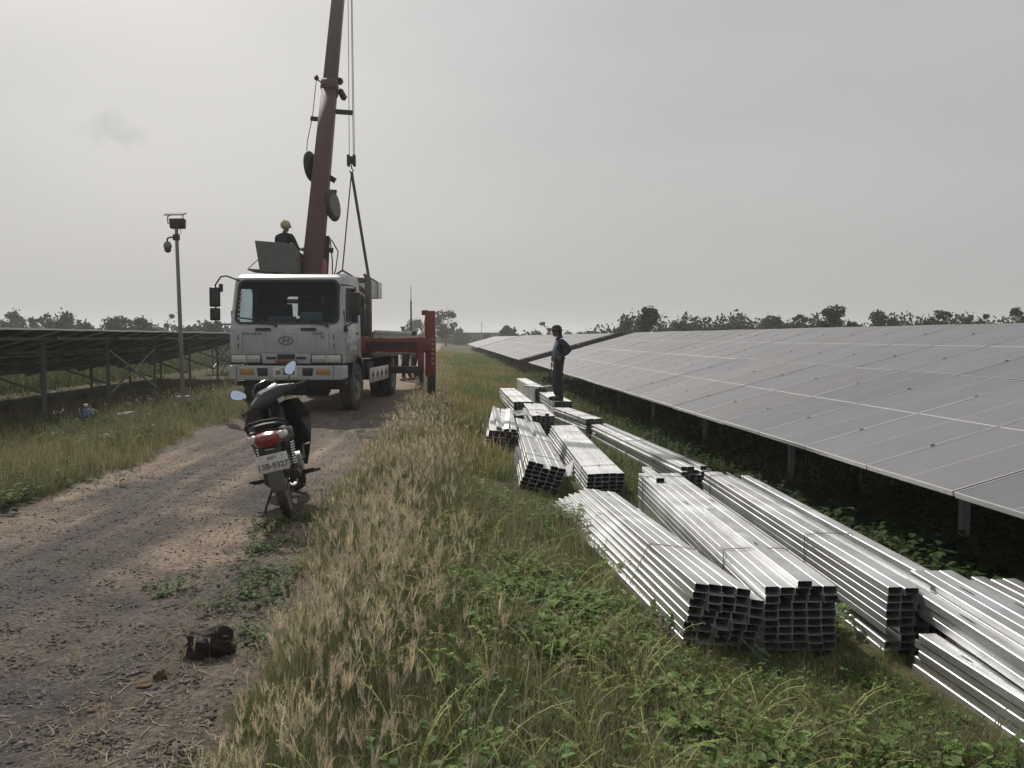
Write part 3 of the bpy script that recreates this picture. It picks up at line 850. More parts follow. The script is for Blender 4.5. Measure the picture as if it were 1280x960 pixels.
b = MB(); b.prism(rrect(-1.005, 1.005, 1.775, 2.60, .12), -.4, .37, 'y'); cutter(b, BLACK)
b = MB(); b.prism([(.30, 1.80), (.42, 2.46), (1.26, 2.50), (1.36, 2.40), (1.36, 1.80)], -1.4, 1.4, 'x'); cutter(b, BLACK)
b = MB(); b.prism(rrect(-.52, .52, 1.86, 2.36, .06), 1.4, 2.0, 'y'); cutter(b, BLACK)
b = MB(); b.lathe([(.60, -1.4), (.60, 1.4)], (0, 1.30, .50), (1, 0, 0), 36); cutter(b, BLACK)
for c in cutters:
    md = cab.modifiers.new('b', 'BOOLEAN'); md.object = c; md.operation = 'DIFFERENCE'; md.solver = 'EXACT'; md.material_mode = 'TRANSFER'
bake_modifiers(cab)
for c in cutters: bpy.data.objects.remove(c)
cab.parent = TRUCK
cab.name = 'cab'

GLASS = glass('truck_glass', (.80, .86, .88), .86, .04)
def slope_y(z): return .05 + (z - 1.73) * (.245 - .05) / (2.56 - 1.73)
def shield(x0, x1, z0, z1, r, off, th):
    pts = rrect(x0, x1, z0, z1, r, 6)
    v = [(x * (1 - .045 * (z - 1.7)), slope_y(z) + off, z) for x, z in pts]; w_ = [(x, y + th, z) for x, y, z in v]
    n = len(pts)
    return v + w_, [tuple(range(n)), tuple(range(n, 2 * n))[::-1]] + [(i, n + i, n + (i + 1) % n, (i + 1) % n) for i in range(n)]
b = MB(); b.add(*shield(-.99, .99, 1.79, 2.585, .11, .0, .006)); ws = b.build('windshield', GLASS, TRUCK)
def ring(x0, x1, z0, z1, r, wd, off):
    o_ = rrect(x0, x1, z0, z1, r, 6); i_ = rrect(x0 + wd, x1 - wd, z0 + wd, z1 - wd, max(.02, r - wd * .6), 6); n = len(o_)
    f = lambda p, dy: (p[0] * (1 - .045 * (p[1] - 1.7)), slope_y(p[1]) + off + dy, p[1])
    v = [f(p, 0) for p in o_] + [f(p, 0) for p in i_] + [f(p, .02) for p in o_] + [f(p, .02) for p in i_]
    fs = []
    for i in range(n):
        j = (i + 1) % n
        fs += [(i, j, n + j, n + i), (2 * n + i, 3 * n + i, 3 * n + j, 2 * n + j), (i, 2 * n + i, 2 * n + j, j), (n + i, n + j, 3 * n + j, 3 * n + i)]
    return v, fs
b = MB(); b.add(*ring(-1.03, 1.03, 1.75, 2.625, .14, .045, -.012)); b.build('windshield_seal', BLACK, ws)
for s in (-1, 1):
    b = MB(); b.add([(s * 1.045, .31, 1.81), (s * 1.045, 1.35, 1.81), (s * 1.035, 1.35, 2.39), (s * 1.03, 1.25, 2.49), (s * 1.03, .43, 2.45)], [(0, 1, 2, 3, 4)])
    o = b.build('side_window', GLASS, TRUCK)
    b = MB(); b.tube([(s * 1.106, .30, 1.80), (s * 1.106, 1.36, 1.80), (s * 1.083, 1.36, 2.40), (s * 1.079, 1.26, 2.50), (s * 1.080, .42, 2.46), (s * 1.106, .30, 1.80)], .012, 6)
    b.build('window_seal', BLACK, o)
    b = MB()          # the door skin: a slightly proud sheet with seams round it, cut away over the wheel
    b.prism([(.20, 1.16), (.22, 1.78), (1.44, 1.78), (1.44, 1.16), (1.42, 1.14), (.75, 1.14)], s * 1.100, s * 1.114, 'x')
    dr = b.build('door', WHITE, TRUCK, bevel=.004, segs=1)
    b = MB(); b.box((s * 1.124, 1.28, 1.58), (.02, .16, .045)); b.build('handle', BLACK, dr, bevel=.006)
    if s > 0:          # squares of newer paint along the door
        for i in range(13):
            b = MB(); yy, zz = .36 + .19 * (i % 5) + random.uniform(-.03, .03), 1.28 + .15 * (i // 5) + random.uniform(-.02, .02)
            b.box((1.1155, yy, zz), (.002, random.uniform(.09, .17), random.uniform(.08, .13))); b.build('paint_patch', WHITE2 if i % 2 else GREYM if i % 5 == 0 else WHITE2, dr)
    b = MB(); b.tube([(s * 1.09, .19, 1.60), (s * 1.10, .16, 1.64), (s * 1.10, .13, 2.0), (s * 1.07, .19, 2.05)], .012, 6); b.build('grab_bar', BLACK, TRUCK)
    # wheel arch lip
    pts = []
    for i in range(13):
        a = R(15 + 150 * i / 12); pts.append((s * 1.108, 1.30 + .61 * math.cos(a), .50 + .61 * math.sin(a)))
    b = MB(); b.tube(pts, .026, 6); b.build('wheel_arch', BLACK, TRUCK)
    b = MB(); b.prism([(1.72, .72), (2.02, .72), (2.02, 1.02), (1.86, 1.10), (1.72, 1.10)], s * .72, s * 1.08, 'x'); b.build('rear_mudguard', BLACK, TRUCK, bevel=.02)
# front lid with seams, handles, emblem
b = MB(); b.prism([(-.012, 1.205), (-.014, 1.60), (.0, 1.615), (.02, 1.615), (.02, 1.205)], -.83, .83, 'x')
lid = b.build('front_lid', WHITE, TRUCK, bevel=.008)
for x in (-.905, .905):
    b = MB(); b.box((x, -.004, 1.41), (.115, .02, .40)); ap = b.build('corner_panel', WHITE, TRUCK, bevel=.012)
    for z in (1.33, 1.50):
        b = MB(); b.box((x + (.022 if x > 0 else -.022), -.016, z), (.018, .006, .10)); b.build('slot', BLACK, ap)
for x in (-.44, .44):
    b = MB(); b.box((x, -.02, 1.655), (.30, .04, .05)); b.build('lid_handle', BLACK, TRUCK, bevel=.015)
b = MB()          # ring and slanted H emblem
for k in range(28):
    a0, a1 = 2 * PI * k / 28, 2 * PI * (k + 1) / 28
    b.bar((.135 * math.cos(a0), -.02, 1.435 + .078 * math.sin(a0)), (.135 * math.cos(a1), -.02, 1.435 + .078 * math.sin(a1)), .016, .018, 0, (0, 1, 0))
b.bar((-.075, -.02, 1.375), (-.025, -.02, 1.495), .016, .022, 0, (0, 1, 0)); b.bar((.025, -.02, 1.375), (.075, -.02, 1.495), .016, .022, 0, (0, 1, 0)); b.bar((-.05, -.022, 1.425), (.05, -.022, 1.448), .016, .018, 0, (0, 1, 0))
b.build('emblem', mat('emblem_dull_chrome', (.16, .165, .17), .3, .7, .1, 20), lid)
text_mesh('HYUNDAI', .085, 'lettering', INK2, lid, Matrix.Translation((-.65, -.0155, 1.565)) @ FRONT, .002)
text_mesh('SUPER', .075, 'lettering', INK2, lid, Matrix.Translation((.63, -.0155, 1.565)) @ FRONT, .002)
text_mesh('14', .075, 'lettering', INK, lid, Matrix.Translation((.70, -.0155, 1.50)) @ FRONT, .002)
# headlights, grille
for s in (-1, 1):
    b = MB(); b.box((s * .78, .02, 1.075), (.60, .06, .19)); hl = b.build('headlight', BLACK, TRUCK, bevel=.012)
    b = MB(); b.box((s * .635, -.016, 1.085), (.27, .03, .145)); b.build('lamp_lens', LENS, hl, bevel=.02)
    b = MB(); b.box((s * .93, -.012, 1.085), (.27, .03, .145)); b.build('lamp_lens', CLEARLENS, hl, bevel=.02)
    b = MB(); b.box((s * .785, -.018, 1.085), (.018, .03, .15)); b.build('lamp_divider', WHITE2, hl)
b = MB(); b.prism([(-.46, 1.0), (.46, 1.0), (.50, 1.18), (-.50, 1.18)], -.006, .04, 'y'); gr = b.build('grille_panel', WHITE, TRUCK, bevel=.012)
b = MB(); b.box((0, -.012, 1.125), (.34, .03, .10)); b.build('grille_slot', BLACK, gr, bevel=.008)
for z in (1.10, 1.15):
    b = MB(); b.box((0, -.03, z), (.33, .012, .012)); b.build('grille_bar', DARKM, gr)
for s in (-1, 1):
    b = MB(); b.box((s * .29, -.012, 1.10), (.19, .03, .045)); b.build('grille_slot', BLACK, gr, bevel=.008)
b = MB(); b.box((0, -.012, 1.028), (.42, .02, .05)); b.build('red_strip', REDM, gr, bevel=.004)
# bumper
b = MB(); b.prism([(-1.10, .70), (-1.10, .955), (1.13, .955), (1.13, .70), (1.08, .675), (-1.05, .675)], -.10, .30, 'y')
bum = b.build('bumper', WHITE, TRUCK, bevel=.03, segs=3)
for s in (-1, 1):
    b = MB(); b.box((s * .735, -.10, .838), (.27, .03, .115)); b.build('fog_lamp', AMBER, bum, bevel=.012)
    b = MB(); b.prism([(s * .335, .775), (s * .355, .755), (s * .53, .755), (s * .55, .91), (s * .335, .91)], -.108, -.05, 'y'); b.build('bumper_hole', BLACK, bum, bevel=.012)
    b = MB(); b.box((s * .94, -.102, .82), (.008, .006, .26)); b.build('bumper_seam', BLACK, bum)
b = MB(); b.box((0, -.108, .835), (.46, .012, .19)); pl = b.build('number_plate', PLATE, TRUCK, bevel=.006)
text_mesh('3F-2619', .115, 'plate_number', INK, pl, Matrix.Translation((0, -.1155, .812)) @ FRONT, .004)
text_mesh('កពត', .055, 'plate_script', INKR, pl, Matrix.Translation((-.02, -.1155, .895)) @ FRONT, .001)
b = MB(); b.box((.16, -.1165, .897), (.05, .002, .035)); b.build('plate_seal', mat('green_seal', (.10, .25, .20), .6), pl)
# wipers
for x0, x1 in ((-.62, -.93), (.38, -.18)):
    z0, z1 = 1.80, 1.835
    b = MB(); b.tube([(x0 + .42, slope_y(1.72) - .03, 1.725), (x0 + .1, slope_y(1.77) - .045, 1.79), (x1 + .5, slope_y(1.84) - .03, 1.845)], .011, 5)
    b.bar((x0 + .30, slope_y(1.83) - .02, 1.80), (x1 + .02, slope_y(1.89) - .02, 1.875), .012, .03); b.lathe([(.03, 0), (.03, .05)], (x0 + .42, slope_y(1.72) - .03, 1.715), (0, -1, .2), 10)
    b.build('wiper', BLACK, TRUCK)
# mirrors
def mirror_head(c, w_, h, parent, rz):
    b = MB(); b.box((0, 0, 0), (w_, .07, h)); o = b.build('mirror_head', BLACK, parent, bevel=.03, segs=3); o.location = c; o.rotation_euler = (0, 0, rz)
    b = MB(); b.box((0, .037, 0), (w_ * .84, .004, h * .88)); b.build('mirror_glass', CHROME, o)
    return o
mr = MB()
mr.tube([(-.98, .28, 2.60), (-1.16, .05, 2.68), (-1.24, -.02, 2.66), (-1.34, -.05, 2.50), (-1.34, -.05, 1.78), (-1.28, -.02, 1.755), (-1.06, .12, 1.75)], .016, 7)
mr.tube([(-1.34, -.05, 2.44), (-1.2, -.1, 2.45)], .012, 6)
arm = mr.build('mirror_arm', BLACK, TRUCK)
# heads hang on the arm: they are the arm's own pieces
for c, w_, h, z in (((-1.34, -.08, 2.27), .20, .38, .1), ((-1.34, -.08, 1.94), .19, .24, .1), ((-1.20, -.13, 2.44), .07, .16, .7)):
    mirror_head(c, w_, h, arm, z)
mr = MB()
mr.tube([(1.03, .22, 2.52), (1.18, .06, 2.50), (1.35, .0, 2.46), (1.35, .0, 1.80), (1.16, .08, 1.72), (1.09, .16, 1.70)], .016, 7)
mr.ball((1.13, .09, 1.66), (.05, .04, .06))
arm = mr.build('mirror_arm', BLACK, TRUCK)
mirror_head((1.34, -.03, 2.14), .24, .44, arm, -.35)
# inside of the cab
b = MB(); b.prism([(.14, 1.55), (.14, 1.74), (.30, 1.80), (.52, 1.76), (.58, 1.55)], -.98, .98, 'x'); b.build('dashboard', CABIN_DARK, TRUCK, bevel=.02)
for x, w_ in ((-.52, .5), (.52, .5)):
    b = MB(); b.box((x, 1.12, 1.50), (w_, .5, .14)); b.box((x, 1.40, 1.86), (w_, .13, .66), rot=Matrix.Rotation(R(8), 3, 'X')); b.box((x, 1.43, 2.27), (w_ * .5, .10, .18))
    b.build('seat', mat('seat_cloth', (.045, .045, .05), .9), TRUCK, bevel=.03)
b = MB()
pts = [(.52 + .22 * math.cos(2 * PI * k / 20), .62 + .10 * math.sin(2 * PI * k / 20), 1.84 + .19 * math.sin(2 * PI * k / 20)) for k in range(21)]
b.tube(pts, .016, 6); b.tube([(.52, .62, 1.84), (.52, .5, 1.70)], .03, 6); b.build('steering_wheel', BLACK, TRUCK)
for x, w_, c, z, h in ((-.18, .55, (.17, .23, .25), 1.845, .13), (.40, .44, (.18, .25, .28), 1.88, .22)):
    b = MB(); b.box((x, .36, z), (w_, .10, h)); b.build('folded_cloth', mat('teal_cloth_%d' % (c[0] * 100), c, .8), TRUCK, bevel=.03)
b = MB(); b.tube([(-.10, .45, 2.5), (-.10, .45, 2.36)], .004, 4); b.ball((-.10, .45, 2.32), (.03, .03, .05)); b.build('hanging_charm', BLACK, TRUCK)
for i in range(7):
    z = 1.86 + i * .085
    b = MB(); b.box((-.945 + .004 * i, slope_y(z) - .006, z), (.05, .003, .04)); b.build('sticker', mat('pale_sticker', (.4, .42, .42), .6), ws)
b = MB(); b.prism([(.6, 2.752), (1.5, 2.755), (1.5, 2.77), (.6, 2.765)], -.3, -.1, 'x'); b.build('roof_vent', WHITE, TRUCK)
# chassis and wheels
b = MB()
for s in (-1, 1): b.box((s * .40, 4.4, .80), (.09, 8.4, .24))
for y in (.3, 1.4, 2.6, 4, 5.6, 7, 8.4): b.box((0, y, .78), (.76, .10, .16))
b.box((0, 1.1, .90), (1.7, 1.7, .14)); b.box((0, .42, .60), (1.98, .10, .16)); b.box((0, .8, .74), (1.5, .8, .25)); b.box((-.1, 1.3, .52), (.45, .7, .42))
b.lathe([(.07, -1.0), (.07, 1.0)], (0, 1.30, .48), (1, 0, 0), 10); b.lathe([(.09, -1.0), (.09, 1.0)], (0, 5.62, .48), (1, 0, 0), 10); b.ball((0, 5.62, .48), (.24, .24, .24))
b.build('chassis', DARKM, TRUCK, bevel=.01, segs=1)
for s in (-1, 1):
    b = MB(); b.box((s * 1.0, .38, .60), (.16, .20, .10)); b.build('tow_step', DARKM, TRUCK, bevel=.02)
def wheel_meshes():
    w_ = MB(); w_.lathe([(.29, -.115), (.40, -.13), (.455, -.12), (.485, -.095), (.492, -.04), (.492, .04), (.485, .095), (.455, .12), (.40, .13), (.29, .115), (.27, .09), (.27, -.09)], (0, 0, 0), (1, 0, 0), 36, close=False)
    for k in range(30):
        a = 2 * PI * k / 30
        for sx in (-1, 1):
            c = Vector((sx * .075, .490 * math.cos(a + sx * .05), .490 * math.sin(a + sx * .05)))
            w_.box(c, (.075, .05, .016), 0, Matrix.Rotation(a - PI / 2, 3, 'X'))
    tyre = w_.mesh('tyre', RUBBER)
    r = MB(); r.lathe([(.29, .118), (.275, .122), (.262, .10), (.255, .04), (.17, .045), (.16, .07), (.10, .075), (.095, .13), (.05, .14), (.0, .14)], (0, 0, 0), (1, 0, 0), 28, close=False)
    r.lathe([(.0, -.05), (.27, -.05), (.285, -.118)], (0, 0, 0), (1, 0, 0), 28, close=False)
    for k in range(8):
        a = 2 * PI * k / 8
        r.lathe([(.034, .0), (.034, .006), (0, .006)], (.043, .212 * math.cos(a), .212 * math.sin(a)), (1, 0, 0), 10, 1)
        r.lathe([(.013, 0), (.013, .03), (0, .03)], (.072, .13 * math.cos(a + .3), .13 * math.sin(a + .3)), (1, 0, 0), 6, 2)
    rim = r.mesh('rim', [mat('dusty_rim', (.23, .22, .21), .6, .4, .15, 6, dirt=(.25, .2, .16), dirt_amt=.6), BLACK, SILVER])
    return tyre, rim
TYRE, RIM = wheel_meshes()
def wheel(x, y, s, rz=0.0):
    w_ = bpy.data.objects.new('wheel', TYRE); COL.objects.link(w_); w_.parent = TRUCK
    w_.location = (x, y, .487); w_.rotation_euler = (0, 0, rz + (0 if s > 0 else PI))
    inst('rim', RIM, w_)
wheel(.975, 1.30, 1, R(-4)); wheel(-.975, 1.30, -1, R(-4))
for s in (-1, 1):
    wheel(s * 1.0, 5.62, s); wheel(s * .70, 5.62, -s)
    b = MB(); b.box((s * .86, 5.62, 1.03), (.60, 1.25, .03)); b.box((s * .86, 6.25, .82), (.58, .02, .45)); b.build('mud_flap', BLACK, TRUCK)
# bed
b = MB(); b.box((0, 5.75, 1.08), (2.3, 5.9, .10)); b.box((0, 2.85, 1.35), (2.3, .06, .55)); b.build('bed', RUST, TRUCK, bevel=.01, segs=1)
BEDW = mat('bed_side_pale', (.40, .41, .40), .6, .1, .12, 4, dirt=(.22, .19, .16), dirt_amt=.6)
for s in (-1, 1):
    b = MB(); b.box((s * 1.15, 5.8, 1.62), (.05, 5.7, .08)); b.box((s * 1.15, 5.8, 1.18), (.05, 5.7, .09)); rl = b.build('side_gate', BEDW, TRUCK, bevel=.008, segs=1)
    for k in range(20):
        b = MB(); b.box((s * 1.15, 3.05 + k * .29, 1.40), (.035, .10, .36)); b.build('gate_slat', BEDW, rl)
b = MB(); b.box((0, 8.65, 1.40), (2.3, .05, .52)); b.build('tail_gate', BEDW, TRUCK, bevel=.01, segs=1)
# load rack behind the cab
b = MB()
for s in (-1, 1):
    b.box((s * 1.09, 2.58, 1.95), (.13, .14, 1.72)); b.bar((s * 1.09, 2.58, 2.45), (s * .72, 2.58, 2.72), .08, .10)
b.box((0, 2.58, 2.76), (2.3, .12, .11)); b.box((0, 2.58, 2.30), (2.05, .08, .10)); b.box((0, 2.60, 1.52), (2.05, .06, .62))
b.bar((1.09, 2.58, 2.78), (1.0, 2.58, 2.90), .07, .07); b.build('load_rack', RUST, TRUCK, bevel=.012, segs=1)
b = MB()
b.tube([(1.02, 2.2, 1.1), (1.03, 2.2, 2.3), (1.0, 2.15, 2.42)], .055, 9); b.lathe([(.10, 0), (.10, .5)], (1.02, 2.2, 1.62), (0, 0, 1), 12); b.build('exhaust_stack', DARKM, TRUCK)
# guard plate with lozenge holes, tanks
b = MB(); b.box((1.13, 3.6, .65), (.03, 2.3, .33)); gp = b.build('side_guard', mat('guard_white', (.55, .55, .53), .6, .1, .1, 4, dirt=(.3, .26, .22), dirt_amt=.5), TRUCK, bevel=.006, segs=1)
for k in range(4):
    y = 2.75 + k * .55
    b = MB(); b.prism([(y - .15, .65), (y - .06, .70), (y, .78), (y + .06, .70), (y + .15, .65), (y + .06, .60), (y, .52), (y - .06, .60)], 1.1465, 1.1495, 'x'); b.build('lozenge_hole', BLACK, gp)
b = MB(); b.lathe([(.0, 0), (.27, 0), (.29, .03), (.29, .97), (.27, 1.0), (0, 1.0)], (-.85, 2.6, .68), (0, 1, 0), 18); b.build('fuel_tank', DARKM, TRUCK)
b = MB(); b.box((.78, 3.1, .75), (.48, .7, .40)); b.box((.82, 2.15, .8), (.40, .36, .36)); b.tube([(1.06, 1.95, .50), (1.06, 1.95, 1.0)], .012, 6); b.build('tool_box', DARKM, TRUCK, bevel=.02)

# crane: housing, outriggers, column, boom
b = MB(); b.box((0, 2.14, 1.22), (1.5, .52, .56)); b.box((0, 2.14, 1.62), (.95, .50, .30)); b.lathe([(.42, 1.75), (.42, 1.9), (.34, 1.95), (.34, 2.05)], (0, 2.14, 0), (0, 0, 1), 24); b.build('crane_base', REDM, TRUCK, bevel=.02)
OY = 2.10
b = MB(); b.box((1.5, OY, 1.335), (2.1, .30, .30)); b.box((.9, OY, 1.335), (.5, .36, .36)); b.box((2.25, OY - .004, 1.335), (.30, .34, .34)); ob = b.build('outrigger_beam', REDM, TRUCK, bevel=.012, segs=1)
b = MB(); b.box((1.55, OY - .152, 1.335), (1.25, .008, .12)); b.build('beam_recess', DARKM, ob)
b = MB(); b.box((2.20, OY - .175, 1.34), (.13, .01, .10)); b.build('beam_recess', DARKM, ob)
b = MB(); b.box((2.53, OY, 1.36), (.215, .215, 1.42), taper=.96); b.box((2.42, OY, 2.03), (.14, .20, .11)); lg = b.build('outrigger_leg', REDM, TRUCK, bevel=.014, segs=1)
b = MB(); b.box((2.55, OY, .38), (.165, .165, .64)); b.lathe([(.19, .02), (.19, .06), (.09, .09)], (2.55, OY, 0), (0, 0, 1), 18); b.build('ram', mat('black_ram', (.025, .025, .026), .5, .3, .2, 8), lg)
for k in range(6):
    b = MB(); b.box((2.641, OY, 1.42 - k * .10), (.003, .08, .05)); b.build('worn_mark', mat('pale_scuff', (.36, .24, .20), .8), lg)
    b = MB(); b.box((2.59, OY - .1095, 1.46 - k * .105), (.045, .003, .045)); b.build('worn_mark', mat('pale_scuff', (.36, .24, .20), .8), lg)
b = MB(); b.tube([(2.44, OY - .05, 2.0), (2.41, OY - .06, 1.8), (2.44, OY - .06, 1.5)], .012, 6); b.build('hose', BEDW, lg)
b = MB(); b.box((-1.0, OY, 1.335), (.5, .3, .3)); b.box((-1.2, OY, 1.2), (.2, .2, 1.1)); b.build('outrigger_beam', REDM, TRUCK, bevel=.012, segs=1)
b = MB(); b.box((1.2, 5.0, .68), (1.55, .20, .18)); ob2 = b.build('rear_outrigger_beam', DARKM, TRUCK, bevel=.012, segs=1)
b = MB(); b.box((1.93, 5.0, .86), (.15, .15, .52)); b.build('rear_outrigger_leg', REDM, ob2, bevel=.01, segs=1)
b = MB(); b.box((1.93, 5.0, .42), (.11, .11, .40)); b.box((1.93, 5.0, .2), (.24, .24, .03)); b.build('rear_outrigger_ram', DARKM, ob2)

PV = TL((-2.87, 18.64, 3.0))
b = MB()
b.prism([(-.30, 2.0), (.30, 2.0), (.26, 3.05), (.10, 3.22), (-.14, 3.22), (-.26, 3.0)], PV.x - .26, PV.x - .20, 'x')
b2 = MB()
for sx in (-.23, .23):
    b2.prism([(PV.y - .38, 1.95), (PV.y + .30, 1.95), (PV.y + .22, 3.05), (PV.y + .08, 3.2), (PV.y - .14, 3.2), (PV.y - .28, 2.9)], PV.x + sx - .03, PV.x + sx + .03, 'x')
b2.box((PV.x, PV.y - .02, 2.35), (.46, .5, .8)); b2.build('crane_column', REDM, TRUCK, bevel=.015, segs=1)
TIP = TL((-2.74, 25.15, 14.3))
BD = (TIP - PV).normalized()
BX = BD.cross(Vector((0, 0, 1))).normalized()            # to the right of the boom
BN = BX.cross(BD).normalized()                            # up side of the boom
def bpt(t, x=0, n=0): return PV + BD * t + BX * x + BN * n
def boom_tube(b, t0, t1, w_, h, m=0, k=1.0):
    sec = [(-.5, .5), (.5, .5), (.5, -.12), (.26, -.5), (-.26, -.5), (-.5, -.12)]
    vs = [bpt(t0, x * w_, n * h) for x, n in sec] + [bpt(t1, x * w_ * k, n * h * k) for x, n in sec]
    fs = [(5, 4, 3, 2, 1, 0), (6, 7, 8, 9, 10, 11)] + [(i, (i + 1) % 6, 6 + (i + 1) % 6, 6 + i) for i in range(6)]
    b.add(vs, fs, m)
b = MB(); boom_tube(b, -.55, 5.3, .41, .50, 0, .84); b.build('boom_section', BOOMM, TRUCK, bevel=.012, segs=1)
b = MB(); boom_tube(b, 5.1, 5.42, .39, .48); b.build('boom_collar', BOOMM, TRUCK, bevel=.01, segs=1)
b = MB(); boom_tube(b, 5.35, 9.6, .32, .40, 0, .92); b.build('boom_section', BOOMG, TRUCK, bevel=.012, segs=1)
b = MB(); boom_tube(b, 9.5, 13.2, .26, .33); b.build('boom_section', BOOMG, TRUCK, bevel=.012, segs=1)
b = MB(); b.box(bpt(13.25, 0, -.1), (.34, .3, .5)); b.lathe([(.16, -.03), (.13, 0), (.16, .03)], bpt(13.3, .1, -.2), BX, 18); b.build('boom_head', BOOMM, TRUCK, bevel=.02)
b = MB(); b.bar(bpt(4.6, .18, -.05), bpt(4.6, .58, -.08), .09, .10); b.build('boom_stub', DARKM, TRUCK)
b = MB(); b.bar(bpt(5.35, .22, -.1), bpt(5.1, .34, -.12), .10, .12); b.ball(bpt(5.62, .2, -.06), .09); b.build('collar_lug', DARKM, TRUCK)
b = MB(); b.tube([bpt(5.5, -.22), bpt(5.6, -.34), bpt(5.75, -.36)], .02, 6); b.ball(bpt(5.65, -.36), .06); b.bar(bpt(4.3, -.22), bpt(4.32, -.40), .05, .10)
b.tube([bpt(5.6, -.36), bpt(4.4, -.36), bpt(3.6, -.42), bpt(2.9, -.40)], .010, 5); b.build('cable_guide', DARKM, TRUCK)
def reel(t, sx, nn):
    b = MB(); c = bpt(t, sx, nn); ax = (BX + BD * -.05 + BN * (.30 if sx > 0 else .24)).normalized()
    b.lathe([(.04, -.05), (.24, -.055), (.33, -.045), (.355, -.02), (.36, 0), (.355, .02), (.33, .045), (.24, .055), (.04, .05)], c, ax, 32); r_ = b.build('hose_reel', mat('reel_black', (.04, .035, .035), .7, .2, .15, 6), TRUCK)
    b = MB(); b.lathe([(.02, 0), (.26, 0), (.26, .01), (.02, .01)], c + ax * (.052 if sx > 0 else -.062), ax, 24); b.build('reel_disc', mat('reel_grey', (.13, .12, .12), .6, .2), r_)
reel(2.85, -.28, -.02); reel(1.75, .285, -.06)
for q_ in ((bpt(2.2, .12, -.1), bpt(2.2, .34, -.12), .06, .08), (bpt(.6, .12, -.15), bpt(.6, .36, -.18), .14, .10), (bpt(2.6, .12, -.05), bpt(2.5, .29, -.1), .05, .12)):
    b = MB(); b.bar(*q_); b.build('boom_lug', DARKM, TRUCK)
b = MB()
b.bar(bpt(.9, .22, -.10), bpt(-.6, .24, -.26), .10, .12); b.build('valve_bracket', DARKM, TRUCK)
for pts in ([bpt(.9, .30, -.2), bpt(.6, .46, -.22), bpt(.1, .44, -.2), bpt(-.5, .34, -.15)], [bpt(.95, .26, -.2), bpt(.4, .34, -.25), bpt(-.3, .40, -.2), bpt(-.8, .3, -.1)]):
    b = MB(); b.tube(pts, .014, 6); b.build('hydraulic_hose', DARKM, TRUCK)
b = MB(); b.tube([bpt(.3, -.22, -.2), bpt(.75, -.34, -.3), bpt(.6, -.55, -.35), bpt(.1, -.62, -.35), bpt(-.4, -.55, -.3)], .016, 6); b.build('hydraulic_hose', DARKM, TRUCK)
b = MB(); b.bar(bpt(.45, 0, -.262), bpt(.75, 0, -.262), .20, .004, 0, BN); b.build('faded_sticker', mat('grey_label', (.26, .25, .25), .6), TRUCK)
b = MB(); b.tube([Vector((PV.x, PV.y - .25, 2.25)), bpt(2.6, 0, -.55)], .085, 10); b.tube([bpt(2.0, 0, -.52), bpt(4.2, 0, -.36)], .05, 10); b.build('lift_cylinder', BOOMM, TRUCK)
# hook block and ropes
HK = TL((-2.74, 25.1, 6.62))
b = MB()
for dx, dy in ((-.06, 0), (.05, .03), (.10, -.03)):
    b.tube([HK + Vector((dx, dy, .15)), Vector((HK.x + dx * .6, HK.y + dy, 14.1))], .010, 5)
b.build('hoist_rope', STEELW, TRUCK)
b = MB(); b.box(HK + Vector((-.085, 0, .02)), (.07, .16, .34)); b.box(HK + Vector((.085, 0, .02)), (.07, .16, .34)); b.box(HK + Vector((0, 0, .03)), (.12, .12, .22))
hb = b.build('hook_block', DARKM, TRUCK, bevel=.015, segs=1)
b = MB(); b.tube([HK + Vector((.0, 0, -.1)), HK + Vector((0, 0, -.2)), HK + Vector((.06, 0, -.26)), HK + Vector((0, 0, -.33)), HK + Vector((-.06, 0, -.28))], .02, 7); b.build('hook', DARKM, hb)
# operator's stand
b = MB()
c = TL((-3.56, 18.40, 0))
def ppt(X, Y, Z): return TL((X, Y, Z))
def slab(b, pts, th):
    pts = [ppt(*p) for p in pts]; n = (pts[1] - pts[0]).cross(pts[2] - pts[0]).normalized() * th; k = len(pts)
    b.add(pts + [p + n for p in pts], [tuple(range(k)), tuple(range(k, 2 * k))[::-1]] + [(i, k + i, k + (i + 1) % k, (i + 1) % k) for i in range(k)])
slab(b, [(-3.88, 18.15, 2.88), (-3.12, 18.15, 2.88), (-3.22, 18.08, 3.46), (-3.96, 18.08, 3.52)], .03)
slab(b, [(-3.88, 18.15, 2.88), (-3.96, 18.08, 3.52), (-3.94, 18.7, 3.42), (-3.88, 18.75, 2.88)], .03)
slab(b, [(-3.12, 18.15, 2.88), (-3.12, 18.75, 2.88), (-3.20, 18.7, 3.38), (-3.22, 18.08, 3.46)], .03)
b.build('operator_stand', GREYM, TRUCK)
b = MB(); slab(b, [(-4.14, 18.05, 2.90), (-3.1, 18.05, 2.84), (-3.1, 18.8, 2.84), (-4.14, 18.8, 2.90)], .035); b.tube([ppt(-4.12, 18.06, 2.94), ppt(-3.92, 18.1, 3.14)], .01, 5); b.build('stand_floor', GREYM, TRUCK)
b = MB(); b.box(ppt(-3.6, 18.72, 3.08), (.42, .36, .10)); b.build('stand_seat', BLACK, TRUCK, bevel=.03)
b = MB(); b.box(ppt(-3.35, 18.5, 2.79), (.7, .2, .09)); b.build('stand_bracket', REDM, TRUCK)

